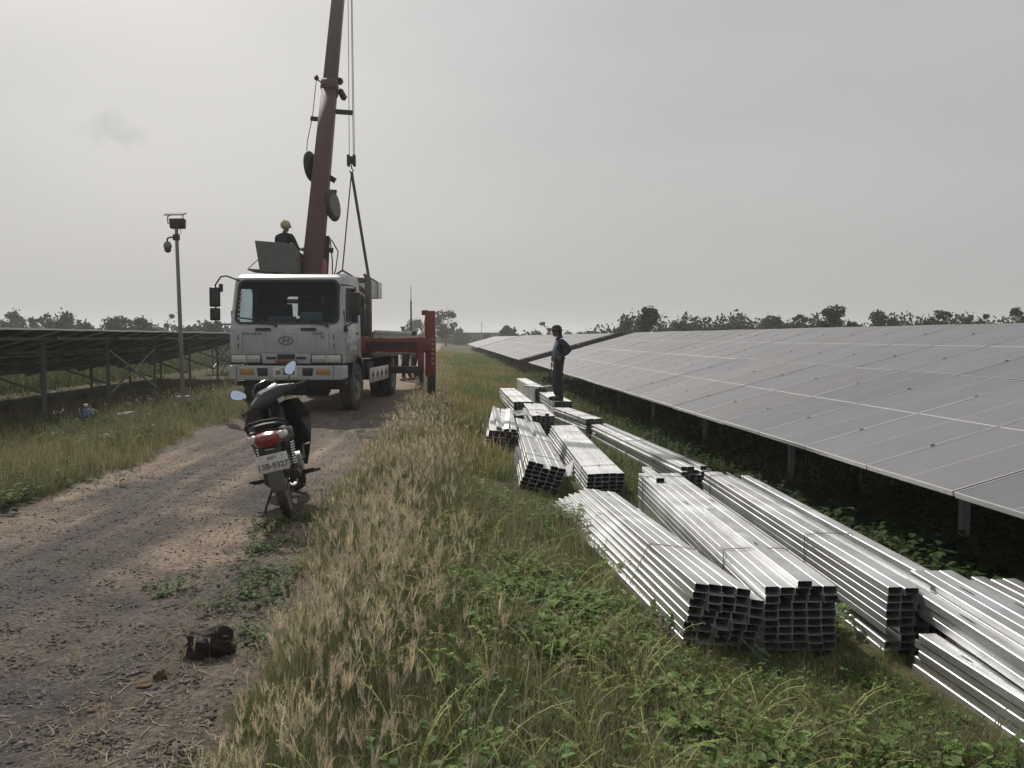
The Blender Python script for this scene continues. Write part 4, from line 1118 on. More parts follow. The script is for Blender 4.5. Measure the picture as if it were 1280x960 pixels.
# lifted load and its two slings
LOADP = (-2.86, 22.3)
bundle('channel bundle hanging from the crane hook above the truck bed', 0, 0, 2.66, 10.5, 6, 10, 3.7, xy=LOADP, ties=(.5,), jit=.004, endjit=.012, pitch=0.0, tie_m=WIRE, hpitch=.049)
del BUNDLES[-1]['group']
HKW = TM @ (HK + Vector((0, 0, -.30)))
def sling(label, s, wd):
    a = R(10.5); c = Vector((LOADP[0] + math.sin(a) * s, LOADP[1] + math.cos(a) * s, 2.66)); ux = Vector((math.cos(a), -math.sin(a), 0)); uy = Vector((math.sin(a), math.cos(a), 0))
    W = .27; H = .46
    b = MB(); top = c + Vector((0, 0, H + .16))
    b.bar(HKW, top, wd, .012, 0, uy)
    for sd in (-1, 1):
        b.bar(top, c + ux * (sd * W) + Vector((0, 0, H)), .05, .012, 0, uy); b.bar(c + ux * (sd * W) + Vector((0, 0, H)), c + ux * (sd * W) - Vector((0, 0, .01)), .012, .05, 0, uy)
    b.bar(c - ux * W - Vector((0, 0, .012)), c + ux * W - Vector((0, 0, .012)), .05, .012)
    return tag(b.build('lifting_sling', WEB), label, 'sling', 'slings on the hanging load')
sling('thin lifting strap from the hook to the near end of the hanging load', .55, .035)
sling('broad dark lifting strap from the hook to the far end of the hanging load', 3.1, .085)
# ------------------------------------------------------------------ motorcycle
BX0, BY0 = -1.31, 7.05
BIKE = empty('motorcycle', (0, 0, 0), (0, 0, 0), 'black motorcycle leaning on its side stand at the edge of the track', 'motorcycle')
BM = Matrix.Translation((BX0, BY0, gzf(BX0, BY0) + .012)) @ Matrix.Rotation(R(7.0), 4, 'Z') @ Matrix.Rotation(R(-11.5), 4, 'Y')
BIKE.matrix_world = BM
HEADP = Vector((0, .86, .80))
SAX = Vector((0, -math.sin(R(26)), math.cos(R(26))))
SROT = Matrix.Translation(HEADP) @ Matrix.Rotation(R(33), 4, SAX) @ Matrix.Translation(-HEADP)
def S(p): return SROT @ Vector(p)
def steer_build(b, name, m, parent, bevel=0, segs=2):
    b.v = [tuple(S(p)) for p in b.v]
    return b.build(name, m, parent, bevel, segs)
def bike_wheel(y, name, steer=False):
    b = MB(); b.lathe([(.238, -.030), (.262, -.038), (.283, -.026), (.290, -.010), (.290, .010), (.283, .026), (.262, .038), (.238, .030)], (0, y, .288), (1, 0, 0), 40, close=False)
    for k in range(36):
        a = 2 * PI * k / 36
        for sx in (-1, 1): b.box((sx * .018, y + .286 * math.cos(a + sx * .04), .288 + .286 * math.sin(a + sx * .04)), (.022, .022, .010), 0, Matrix.Rotation(a + sx * .04 - PI / 2, 3, 'X'))
    f = steer_build if steer else (lambda bb, *a, **k: bb.build(*a, **k))
    w_ = f(b, 'wheel', RUBBER, BIKE)
    b = MB(); b.lathe([(.240, -.028), (.226, -.024), (.222, 0), (.226, .024), (.240, .028)], (0, y, .288), (1, 0, 0), 36, close=False)
    b.lathe([(.0, -.05), (.065, -.05), (.07, -.03), (.07, .03), (.065, .05), (0, .05)], (0, y, .288), (1, 0, 0), 20)
    for k in range(28):
        a = 2 * PI * k / 28; a2 = a + (.5 if k % 2 else -.5); sx = .03 if k % 4 < 2 else -.03
        b.tube([(sx, y + .065 * math.cos(a2), .288 + .065 * math.sin(a2)), (0, y + .228 * math.cos(a), .288 + .228 * math.sin(a))], .0022, 4)
    f(b, 'rim', SILVER, w_)
bike_wheel(0, 'rear'); bike_wheel(1.22, 'front', True)
# rear end
b = MB()
for s in (-1, 1): b.bar((s * .085, -.02, .285), (s * .075, .42, .33), .03, .045)
b.tube([(-.12, 0, .288), (.12, 0, .288)], .012, 8); b.box((-.10, .2, .31), (.03, .44, .075)); b.build('swing_arm', DARKM, BIKE, bevel=.006, segs=1)
for s in (-1, 1):
    lo, hi = Vector((s * .115, .02, .31)), Vector((s * .125, .12, .62))
    b = MB(); b.tube([lo, lo.lerp(hi, .45)], .020, 10); b.tube([lo.lerp(hi, .4), hi], .011, 8); b.lathe([(.024, -.02), (.024, .02)], hi, (1, 0, 0), 10); b.lathe([(.022, -.02), (.022, .02)], lo, (1, 0, 0), 10)
    sh = b.build('shock_absorber', DARKM, BIKE)
    pts = []
    for k in range(90):
        t = k / 89; p = lo.lerp(hi, .30 + .62 * t); a = t * 2 * PI * 9
        pts.append(p + Vector((math.cos(a) * .031, math.sin(a) * .031, 0)))
    b = MB(); b.tube(pts, .0062, 6); b.build('spring', CHROME, sh)
b = MB()          # hugger and hanging flap over the tyre
for k in range(10):
    a0, a1 = R(25 + 12.5 * k), R(25 + 12.5 * (k + 1)); r = .335
    y0, z0, y1, z1 = r * math.cos(a0), .288 + r * math.sin(a0), r * math.cos(a1), .288 + r * math.sin(a1)
    b.add([(-.062, y0, z0), (.062, y0, z0), (.062, y1, z1), (-.062, y1, z1), (-.058, y0 * .975, z0 * .985), (.058, y0 * .975, z0 * .985), (.058, y1 * .975, z1 * .985), (-.058, y1 * .975, z1 * .985)],
          [(0, 1, 2, 3), (7, 6, 5, 4), (0, 4, 5, 1), (2, 6, 7, 3), (0, 3, 7, 4), (1, 5, 6, 2)])
b.build('rear_mudguard', BLACK, BIKE)
b = MB(); b.prism([(-.085, .72), (.085, .72), (.092, .50), (.075, .36), (-.075, .36), (-.092, .50)], -.325, -.312, 'y')
fl = b.build('plate_carrier', BLACK, BIKE, bevel=.004, segs=1)
b = MB(); b.prism([(-.06, .50), (.06, .50), (.066, .34), (.05, .27), (-.05, .27), (-.066, .34)], -.338, -.330, 'y'); b.build('mud_flap', mat('grey_flap', (.10, .10, .10), .7, 0, .2, 10, dirt=(.2, .17, .14), dirt_amt=.6), fl, bevel=.003, segs=1)
b = MB(); b.box((0, -.344, .508), (.245, .004, .142)); pl = b.build('number_plate', PLATE, BIKE, bevel=.0015, segs=1)
text_mesh('13B-9327', .062, 'plate_number', INK2, pl, Matrix.Translation((-.002, -.3475, .485)) @ FRONT, .0018, .0008)
text_mesh('កពត', .038, 'plate_script', INK2, pl, Matrix.Translation((0, -.3475, .548)) @ FRONT, .001, .0008)
for s in (-1, 1):
    b = MB(); b.lathe([(.006, 0), (.006, .004), (0, .004)], (s * .085, -.346, .560), (0, -1, 0), 8); b.build('plate_bolt', CHROME, pl)
b = MB(); b.box((0, -.335, .615), (.07, .012, .010), rot=Matrix.Rotation(R(3), 3, 'Y')); b.build('reflector', CHROME, fl)
# tail lamp and cowling
def loft(b, rings, m=0, cap=True):
    n = len(rings[0]); vs = [p for r in rings for p in r]
    fs = [(i * n + k, i * n + (k + 1) % n, (i + 1) * n + (k + 1) % n, (i + 1) * n + k) for i in range(len(rings) - 1) for k in range(n)]
    if cap: fs += [tuple(range(n))[::-1], tuple((len(rings) - 1) * n + k for k in range(n))]
    b.add(vs, fs, m, True)
def oval(cx, y, cz, w_, h, n=16, sq=.75):
    out = []
    for k in range(n):
        a = 2 * PI * k / n; c, s = math.cos(a), math.sin(a)
        out.append((cx + w_ * math.copysign(abs(c) ** sq, c), y, cz + h * math.copysign(abs(s) ** sq, s)))
    return out
b = MB(); loft(b, [oval(0, -.385, .690, .055, .030), oval(0, -.378, .690, .092, .047), oval(0, -.33, .698, .116, .059), oval(0, -.28, .705, .122, .062)]); tl_ = b.build('tail_lamp', REDLENS, BIKE)
for s in (-1, 1):
    b = MB(); loft(b, [oval(s * .10, -.362, .712, .022, .018), oval(s * .105, -.35, .712, .042, .030), oval(s * .115, -.29, .715, .046, .034)]); b.build('indicator', CLEARLENS, tl_)
BRONZE = mat('dull_silver_cowl', (.11, .105, .10), .42, .4, .1, 6, dirt=(.16, .14, .12), dirt_amt=.4, coat=.2)
b = MB(); loft(b, [oval(0, -.30, .715, .122, .062), oval(0, -.10, .70, .140, .085), oval(0, .15, .655, .150, .10), oval(0, .38, .60, .135, .11), oval(0, .50, .55, .11, .10)]); cw = b.build('tail_cowl', BLACK, BIKE)
for s in (-1, 1):
    b = MB(); loft(b, [oval(s * .115, -.31, .755, .02, .012), oval(s * .130, -.12, .735, .030, .024), oval(s * .145, .14, .69, .026, .036), oval(s * .145, .36, .63, .012, .034)]); b.build('side_trim', BRONZE, cw)
b = MB(); loft(b, [oval(0, -.27, .795, .085, .018), oval(0, -.24, .797, .105, .030), oval(0, -.05, .785, .122, .040), oval(0, .12, .765, .128, .044), oval(0, .22, .745, .128, .044), oval(0, .40, .735, .115, .045), oval(0, .55, .72, .075, .035), oval(0, .60, .70, .04, .02)])
b.build('seat', mat('seat_vinyl', (.022, .021, .021), .62, 0, .2, 10, spec=.25, bump=.2, bscale=60, dirt=(.12, .11, .10), dirt_amt=.3), BIKE)
b = MB()
b.tube([(-.150, -.02, .735), (-.158, -.16, .775), (-.150, -.28, .815), (-.110, -.365, .838), (0, -.395, .848), (.110, -.365, .838), (.150, -.28, .815), (.158, -.16, .775), (.150, -.02, .735)], .013, 8)
b.build('grab_rail', mat('rail_black', (.014, .014, .015), .6, 0, .2, 8, spec=.25), BIKE)
# middle: engine, tunnel, leg shield, pegs, exhaust, stand
b = MB(); loft(b, [oval(0, .48, .50, .07, .09), oval(0, .66, .46, .075, .08), oval(0, .80, .58, .085, .12), oval(0, .90, .78, .075, .10)]); b.build('body_tunnel', BLACK, BIKE)
b = MB(); b.box((.0, .50, .36), (.22, .30, .20)); b.lathe([(.06, 0), (.10, .01), (.10, .05), (.06, .06)], (.11, .47, .36), (1, 0, 0), 18); b.lathe([(.06, 0), (.095, .01), (.095, .05), (.06, .06)], (-.11, .47, .36), (-1, 0, 0), 18); b.bar((0, .6, .38), (0, .88, .42), .13, .13)
b.build('engine', SILVER, BIKE, bevel=.02)
def legshield():
    b = MB(); nu, nv = 12, 12; vs = []
    for th in (0, .012):
        for j in range(nv + 1):
            v = j / nv; z = .30 + .60 * v
            hw = .19 + .11 * math.sin(min(1, v * 1.25) * PI / 2) - .12 * max(0, v - .72) ** 1.2 * 3.0
            yc = .80 + .16 * v + .05 * math.sin(v * PI)
            for i in range(nu + 1):
                u = i / nu * 2 - 1
                vs.append((u * hw, yc + th - .10 * abs(u) ** 2.2 * (1 - .3 * v) + .02 * math.cos(u * 3), z))
    n1 = (nu + 1) * (nv + 1); fs = []
    for j in range(nv):
        for i in range(nu):
            a = j * (nu + 1) + i
            fs += [(a, a + nu + 1, a + nu + 2, a + 1), (n1 + a, n1 + a + 1, n1 + a + nu + 2, n1 + a + nu + 1)]
    for i in range(nu):
        t = nv * (nu + 1) + i
        fs += [(i, i + 1, n1 + i + 1, n1 + i), (t, n1 + t, n1 + t + 1, t + 1)]
    for j in range(nv):
        a = j * (nu + 1); c = a + nu
        fs += [(a, n1 + a, n1 + a + nu + 1, a + nu + 1), (c, c + nu + 1, n1 + c + nu + 1, n1 + c)]
    b.add(vs, fs, 0, True); return b
ls = legshield().build('leg_shield', GLOSSB, BIKE)
b = MB(); b.tube([(.13, .10, .33), (.135, -.20, .36)], [.045, .038], 14); b.tube([(.10, .55, .26), (.13, .3, .27), (.13, .1, .33)], .020, 8); b.tube([(.135, -.2, .36), (.135, -.24, .365)], .018, 8); b.build('exhaust', DARKM, BIKE)
for s in (-1, 1):
    b = MB(); b.tube([(s * .10, .22, .30), (s * .17, .16, .315)], .010, 6); b.bar((s * .17, .16, .318), (s * .27, .13, .322), .03, .022); b.build('rear_peg', RUBBER, BIKE, bevel=.005, segs=1)
    b = MB(); b.bar((s * .06, .55, .245), (s * .30, .55, .25), .034, .026); b.build('front_peg', RUBBER, BIKE, bevel=.006, segs=1)
b = MB(); b.tube([(.12, .42, .36), (.19, .40, .40), (.21, .30, .52), (.27, .30, .53)], .010, 6); b.build('kick_lever', CHROME, BIKE)
b = MB(); b.tube([(-.09, .36, .26), (-.20, .22, .06), (-.235, .17, -.045)], .011, 7); b.box((-.238, .165, -.05), (.05, .07, .008)); b.build('side_stand', DARKM, BIKE)
# fork, front guard, handlebar group: all turned left about the raked head
b = MB()
for s in (-1, 1): b.tube([(s * .075, 1.22, .288), (s * .075, .95, .72)], .022, 9)
b.tube([(0, .93, .70), (0, .84, .92)], .025, 9); steer_build(b, 'front_fork', DARKM, BIKE)
b = MB()
for k in range(9):
    a0, a1 = R(20 + 16 * k), R(20 + 16 * (k + 1)); r = .335
    b.add([(-.06, 1.22 + r * math.cos(a0), .288 + r * math.sin(a0)), (.06, 1.22 + r * math.cos(a0), .288 + r * math.sin(a0)), (.06, 1.22 + r * math.cos(a1), .288 + r * math.sin(a1)), (-.06, 1.22 + r * math.cos(a1), .288 + r * math.sin(a1)),
           (-.055, 1.22 + .975 * r * math.cos(a0), .288 + .975 * r * math.sin(a0)), (.055, 1.22 + .975 * r * math.cos(a0), .288 + .975 * r * math.sin(a0)), (.055, 1.22 + .975 * r * math.cos(a1), .288 + .975 * r * math.sin(a1)), (-.055, 1.22 + .975 * r * math.cos(a1), .288 + .975 * r * math.sin(a1))],
          [(0, 1, 2, 3), (7, 6, 5, 4), (0, 4, 5, 1), (2, 6, 7, 3), (0, 3, 7, 4), (1, 5, 6, 2)])
steer_build(b, 'front_mudguard', GLOSSB, BIKE)
b = MB()
loft(b, [[(x, y, z) for x, y, z in [(-.235, .74 + .03 * math.cos(a), .955 + .028 * math.sin(a)) for a in [2 * PI * k / 16 for k in range(16)]]],
         [(-.16, .775 + .05 * math.cos(2 * PI * k / 16), .965 + .05 * math.sin(2 * PI * k / 16)) for k in range(16)],
         [(-.08, .81 + .085 * math.cos(2 * PI * k / 16), .965 + .085 * math.sin(2 * PI * k / 16)) for k in range(16)],
         [(.08, .81 + .085 * math.cos(2 * PI * k / 16), .965 + .085 * math.sin(2 * PI * k / 16)) for k in range(16)],
         [(.16, .775 + .05 * math.cos(2 * PI * k / 16), .965 + .05 * math.sin(2 * PI * k / 16)) for k in range(16)],
         [(.235, .74 + .03 * math.cos(2 * PI * k / 16), .955 + .028 * math.sin(2 * PI * k / 16)) for k in range(16)]])
hc = steer_build(b, 'handlebar_cowl', mat('handlebar_grey', (.03, .031, .033), .5, 0, .2, 8, dirt=(.16, .14, .12), dirt_amt=.4), BIKE)
b = MB(); b.box((0, .775, 1.035), (.20, .06, .012), rot=Matrix.Rotation(R(35), 3, 'X')); steer_build(b, 'speedometer', mat('dial_pale', (.36, .37, .38), .25, .2, .2, 12, coat=.6), hc, bevel=.004)
b = MB(); b.tube([(-.13, .83, 1.00), (-.11, .85, 1.075), (-.05, .86, 1.11), (.05, .86, 1.11), (.11, .85, 1.075), (.13, .83, 1.00)], .012, 7); steer_build(b, 'visor_rim', GLOSSB, hc)
for s in (-1, 1):
    b = MB(); b.tube([(s * .20, .745, .955), (s * .345, .70, .945)], .017, 9); b.ball((s * .35, .698, .945), .019); g_ = steer_build(b, 'grip', RUBBER, BIKE)
    b = MB(); b.tube([(s * .19, .80, .955), (s * .25, .79, .945), (s * .34, .755, .935)], .007, 6); b.ball((s * .345, .753, .935), .010); steer_build(b, 'brake_lever', CHROME, g_)
    b = MB(); b.tube([(s * .20, .765, .97), (s * .225, .78, 1.02), (s * .255, .77, 1.07)], .006, 6); mm = steer_build(b, 'mirror', BLACK, BIKE)
    c = Vector((s * .285, .77, 1.115)); q = Matrix.Rotation(R(34 if s < 0 else -26), 3, 'Y')
    ring_ = [q @ Vector((.078 * math.cos(a) + .012 * math.cos(2 * a), 0, .046 * math.sin(a))) for a in [2 * PI * k / 20 for k in range(20)]]
    b = MB(); loft(b, [[c + p * .5 + Vector((0, .035, 0)) for p in ring_], [c + p * .95 + Vector((0, .02, 0)) for p in ring_], [c + p for p in ring_]]); steer_build(b, 'mirror_shell', BLACK, mm)
    b = MB(); b.add([c + p * .93 + Vector((0, -.002, 0)) for p in ring_] + [c + p * .93 + Vector((0, .001, 0)) for p in ring_], [tuple(range(20)), tuple(range(20, 40))[::-1]] + [(i, 20 + i, 20 + (i + 1) % 20, (i + 1) % 20) for i in range(20)])
    steer_build(b, 'mirror_glass', mat('bluish_mirror', (.62, .74, .92), .08, 1, .04, 6), mm)
b = MB(); b.tube([(.05, .80, .93), (.08, .90, .86), (.05, .92, .74)], .007, 6); b.tube([(.16, .78, .97), (.12, .92, .92), (.05, .93, .78)], .005, 6); b.box((.05, .735, .905), (.07, .02, .04)); steer_build(b, 'cable', SILVER, hc)

# ------------------------------------------------------------------ people
def frame(fwd, up=(0, 0, 1)):
    f = Vector(fwd).normalized(); l_ = Vector(up).cross(f).normalized(); u = f.cross(l_)
    return Matrix((f, l_, u)).transposed()          # columns: forward, left, up
def add_head(b, c, fwd, m_skin, up=(0, 0, 1), k=1.0, hair=None):
    q = frame(fwd, up); c = Vector(c)
    def P(x, y, z): return c + q @ Vector((x, y, z)) * k
    b.ball(P(0, 0, .03), (.095 * k, .075 * k, .100 * k), m_skin, 16, 12, q)
    b.ball(P(.025, 0, -.045), (.066 * k, .055 * k, .070 * k), m_skin, 14, 9, q)
    b.tube([P(.088, 0, .02), P(.112, 0, -.018), P(.094, 0, -.028)], [.008 * k, .015 * k, .010 * k], 7, m_skin)
    for s in (-1, 1):
        b.ball(P(0, s * .077, .0), (.022 * k, .010 * k, .034 * k), m_skin, 8, 6, q)
        b.ball(P(.083, s * .030, .015), (.009 * k, .013 * k, .008 * k), hair, 8, 6, q)
        b.bar(P(.088, s * .016, .034), P(.080, s * .046, .034), .010 * k, .007 * k, hair)
    b.bar(P(.085, -.022, -.058), P(.085, .022, -.058), .010 * k, .009 * k, hair)
    return q, P
def add_hand(b, wrist, d, palm_n, m, k=1.0, curl=.5, thumb=1):
    """wrist point, direction towards the fingers, palm normal; four unequal bent fingers and a thumb from the side"""
    d = Vector(d).normalized(); n = Vector(palm_n); n = (n - d * n.dot(d)).normalized(); s = d.cross(n)
    w = Vector(wrist)
    q = Matrix((s, d, n)).transposed()
    b.ball(w + d * .045 * k, (.040 * k, .055 * k, .017 * k), m, 10, 8, q)
    for i, L in enumerate((.066, .075, .070, .056)):
        o = w + d * .085 * k + s * (i - 1.5) * .020 * k
        p1 = o + (d * math.cos(curl * .5) + n * math.sin(curl * .5)) * L * .5 * k
        p2 = p1 + (d * math.cos(curl * 1.5) + n * math.sin(curl * 1.5)) * L * .32 * k
        p3 = p2 + (d * math.cos(curl * 2.3) + n * math.sin(curl * 2.3)) * L * .22 * k
        b.tube([o - d * .02 * k, o, p1, p2, p3], [.009 * k, .009 * k, .0082 * k, .0075 * k, .0055 * k], 7, m)
    o = w + d * .03 * k - s * .034 * k * thumb
    b.tube([o, o + (d * .7 - s * .6 * thumb + n * .3) * .035 * k, o + (d * 1.2 - s * .6 * thumb + n * .7) * .055 * k], [.012 * k, .010 * k, .007 * k], 7, m)
def skin_body(name, J, E_, RAD, SEGM, mats, root, extra_fn=None, torso_split=None):
    """J joints, E_ bones, RAD (rx, ry) per joint, SEGM material slot per bone; one continuous skinned surface, head and hands grown onto it"""
    names = list(J); idx = {n: i for i, n in enumerate(names)}
    me = bpy.data.meshes.new(name)
    me.from_pydata([tuple(J[n]) for n in names], [(idx[a], idx[c]) for a, c in E_], [])
    o = bpy.data.objects.new(name, me); COL.objects.link(o)
    md = o.modifiers.new('skin', 'SKIN'); md.use_smooth_shade = True; md.branch_smoothing = .4
    for i, n in enumerate(names):
        sv = me.skin_vertices[0].data[i]; sv.radius = RAD[n]; sv.use_root = (n == root)
    ss = o.modifiers.new('ss', 'SUBSURF'); ss.levels = 2; ss.render_levels = 2
    bake_modifiers(o); me = o.data
    me.materials.clear()
    for m in mats: me.materials.append(m)
    segs = [(Vector(J[a]), Vector(J[c]), m) for (a, c), m in zip(E_, SEGM)]
    for p in me.polygons:
        c = p.center; best = 9e9
        for a, e, m in segs:
            d = e - a; t = max(0, min(1, (c - a).dot(d) / max(d.length_squared, 1e-9)))
            dd = (c - (a + d * t)).length
            if dd < best: best = dd; mi = m
        if torso_split and mi == torso_split[0] and torso_split[2](c): mi = torso_split[1]
        p.material_index = mi; p.use_smooth = True
    b = MB()
    if extra_fn: extra_fn(b)
    if b.v:
        m2 = b.mesh('x', mats)
        bm = bmesh.new(); bm.from_mesh(me); bm.from_mesh(m2); bm.to_mesh(me); bm.free()
        bpy.data.meshes.remove(m2)
    return o

# 1: the person on the stack, side on, looking left; their left arm is bent back with the hand at the waist
J = dict(pelvis=(-.01, 0, .90), waist=(.0, 0, 1.04), chest=(-.025, 0, 1.26), neck=(-.02, 0, 1.40), skull=(.02, 0, 1.47),
         shl=(-.03, .165, 1.335), ell=(-.235, .27, 1.14), wrl=(-.03, .20, .985), shr=(-.02, -.165, 1.335), elr=(.055, -.20, 1.09), wrr=(.125, -.16, .87),
         hl=(-.01, .085, .86), kl=(.015, .10, .47), al=(-.025, .105, .09), hr=(-.01, -.085, .86), kr=(.045, -.10, .47), ar=(.02, -.105, .09))
E1 = [('pelvis', 'waist'), ('waist', 'chest'), ('chest', 'neck'), ('neck', 'skull'), ('chest', 'shl'), ('shl', 'ell'), ('ell', 'wrl'), ('chest', 'shr'), ('shr', 'elr'), ('elr', 'wrr'),
      ('pelvis', 'hl'), ('hl', 'kl'), ('kl', 'al'), ('pelvis', 'hr'), ('hr', 'kr'), ('kr', 'ar')]
RD = dict(pelvis=(.125, .155), waist=(.115, .145), chest=(.12, .165), neck=(.058, .062), skull=(.055, .055), shl=(.075, .075), ell=(.058, .058), wrl=(.036, .036), shr=(.075, .075), elr=(.055, .055), wrr=(.036, .036),
          hl=(.10, .10), kl=(.078, .078), al=(.062, .062), hr=(.10, .10), kr=(.078, .078), ar=(.062, .062))
SG = [1, 1, 1, 0, 1, 1, 1, 1, 1, 1, 2, 2, 2, 2, 2, 2]
def ex1(b):
    add_head(b, (.055, 0, 1.545), (1, .15, -.03), 0, hair=4)
    add_hand(b, J['wrl'], (.75, -.35, -.45), (0, -1, -.2), 0, .95, .6, -1)
    add_hand(b, J['wrr'], (.25, .05, -1), (-.9, .3, -.2), 0, .95, .9, 1)
    for y, x0 in ((.105, -.025), (-.105, .02)):
        b.ball((x0 + .06, y, .045), (.135, .048, .048), 3, 14, 8); b.box((x0 + .055, y, .012), (.25, .085, .024), 3); b.ball((x0 - .02, y, .08), (.06, .045, .06), 3, 10, 7)
man = skin_body('person', J, E1, {k: (v[0] * 1.2, v[1] * 1.2) if k not in ('neck', 'skull', 'wrl', 'wrr') else v for k, v in RD.items()}, SG, [SKIND, NAVY, DARKCLOTH, BLACKCLOTH, BLACKCLOTH, BLUEGREY], 'pelvis', ex1, (1, 5, lambda c: c.x > .018 and abs(c.y) < .15 and c.z < 1.36))
b = MB(); q = frame((1, .15, -.03))
hp = Vector((.045, .0, 1.615))
b.ball(hp, (.118, .102, .085), 0, 16, 9, q); b.ball(hp + q @ Vector((.0, 0, -.015)), (.112, .09, .03), 0, 16, 7, q); b.lathe([(.085, .0), (.165, -.022), (.167, -.030), (.085, -.014)], hp, q @ Vector((-.08, 0, 1)), 20)
b.add([hp + q @ Vector(p) for p in ((.07, .075, -.02), (.165, .055, -.035), (.185, 0, -.032), (.165, -.055, -.035), (.07, -.075, -.02), (.07, .075, -.03), (.165, .055, -.045), (.185, 0, -.042), (.165, -.055, -.045), (.07, -.075, -.03))],
      [(0, 1, 2, 3, 4), (9, 8, 7, 6, 5), (0, 5, 6, 1), (1, 6, 7, 2), (2, 7, 8, 3), (3, 8, 9, 4), (4, 9, 5, 0)])
b.add([hp + q @ Vector(p) for p in ((-.06, .092, -.01), (-.112, .03, -.01), (-.112, -.03, -.01), (-.06, -.092, -.01), (-.05, .096, -.15), (-.115, .045, -.19), (-.115, -.045, -.19), (-.05, -.096, -.15), (-.055, .085, -.01), (-.1, .025, -.01), (-.1, -.025, -.01), (-.055, -.085, -.01), (-.045, .088, -.15), (-.105, .04, -.18), (-.105, -.04, -.18), (-.045, -.088, -.15))],
      [(0, 1, 5, 4), (1, 2, 6, 5), (2, 3, 7, 6), (8, 12, 13, 9), (9, 13, 14, 10), (10, 14, 15, 11), (0, 4, 12, 8), (3, 11, 15, 7), (4, 5, 13, 12), (5, 6, 14, 13), (6, 7, 15, 14), (0, 8, 9, 1), (1, 9, 10, 2), (2, 10, 11, 3)])
b.build('cap', BLACKCLOTH, man, bevel=.004, segs=1)
b = MB(); b.tube([(-.12, .135, 1.02), (.06, .155, .985), (.118, .05, .975), (.118, -.05, .975), (.06, -.155, .985), (-.12, -.135, 1.02), (-.125, 0, 1.02), (-.12, .135, 1.02)], .012, 6); b.build('belt', BLACKCLOTH, man)
b = MB()          # hem and collar of the jacket
pts = [(.135 * math.cos(a) - .01, .172 * math.sin(a), .945) for a in [2 * PI * k / 20 for k in range(21)]]
b.tube(pts, .014, 6); pts = [(.072 * math.cos(a) - .015, .075 * math.sin(a), 1.405 - .02 * math.cos(a)) for a in [2 * PI * k / 14 for k in range(15)]]; b.tube(pts, .018, 6); b.build('jacket_edge', NAVY, man)
mp = at(698, 500, 18.75)
STACK_TOP = -.235 + 7 * .044 + .006
man.location = (mp.x, 18.75, STACK_TOP); man.rotation_euler = (0, 0, PI)
tag(man, 'person in dark cap and navy jacket standing on a channel bundle, looking left', 'person')
stick = MB(); stick.tube([(0, 0, 0), (.02, .01, .34)], .012, 6)
so = stick.build('rod', STEELW); so.location = (mp.x - .150, 18.93, STACK_TOP + .51); tag(so, 'short dark rod held in the hand of the standing person', 'rod')

# 2: crane operator, seated with the back half turned
J2 = dict(pelvis=(0, 0, .08), waist=(.0, 0, .22), chest=(.03, 0, .44), neck=(.04, 0, .57), skull=(.07, 0, .63), shl=(.03, .18, .50), ell=(.12, .25, .27), wrl=(.33, .15, .25), shr=(.03, -.18, .50), elr=(.12, -.25, .27), wrr=(.33, -.15, .25),
          hl=(.02, .09, .08), kl=(.42, .13, .12), al=(.46, .13, -.22), hr=(.02, -.09, .08), kr=(.42, -.13, .12), ar=(.46, -.13, -.22))
RD2 = dict(RD); RD2.update(chest=(.17, .125), waist=(.15, .12), pelvis=(.16, .13), shl=(.085, .085), shr=(.085, .085))
def ex2(b):
    add_head(b, (.085, 0, .705), (1, .2, -.1), 0, hair=4)
    add_hand(b, J2['wrl'], (1, -.1, .1), (0, -.2, -1), 0, 1, .8, -1); add_hand(b, J2['wrr'], (1, .1, .1), (0, .2, -1), 0, 1, .8, 1)
    for y in (.13, -.13): b.ball((.53, y, -.27), (.13, .05, .05), 3, 12, 8)
op = skin_body('person', J2, E1, RD2, SG, [SKIND, BLACKCLOTH, DARKCLOTH, BOOT, BLACKCLOTH], 'pelvis', ex2)
b = MB(); q = frame((1, .2, -.1)); hp = Vector((.08, 0, .745)); b.ball(hp, (.125, .108, .105), 0, 18, 10, q); b.ball(hp + Vector((.03, 0, -.03)), (.145, .112, .02), 0, 18, 6, q); b.bar(hp + q @ Vector((-.09, 0, .07)), hp + q @ Vector((.09, 0, .07)), .03, .05)
b.build('hard_hat', YELLOWH, op)
op.location = TM @ Vector(ppt(-3.50, 18.60, 3.18)); op.rotation_euler = (0, 0, R(62))
tag(op, 'person in yellow hard hat and dark jacket sitting in the grey stand of the crane', 'person')

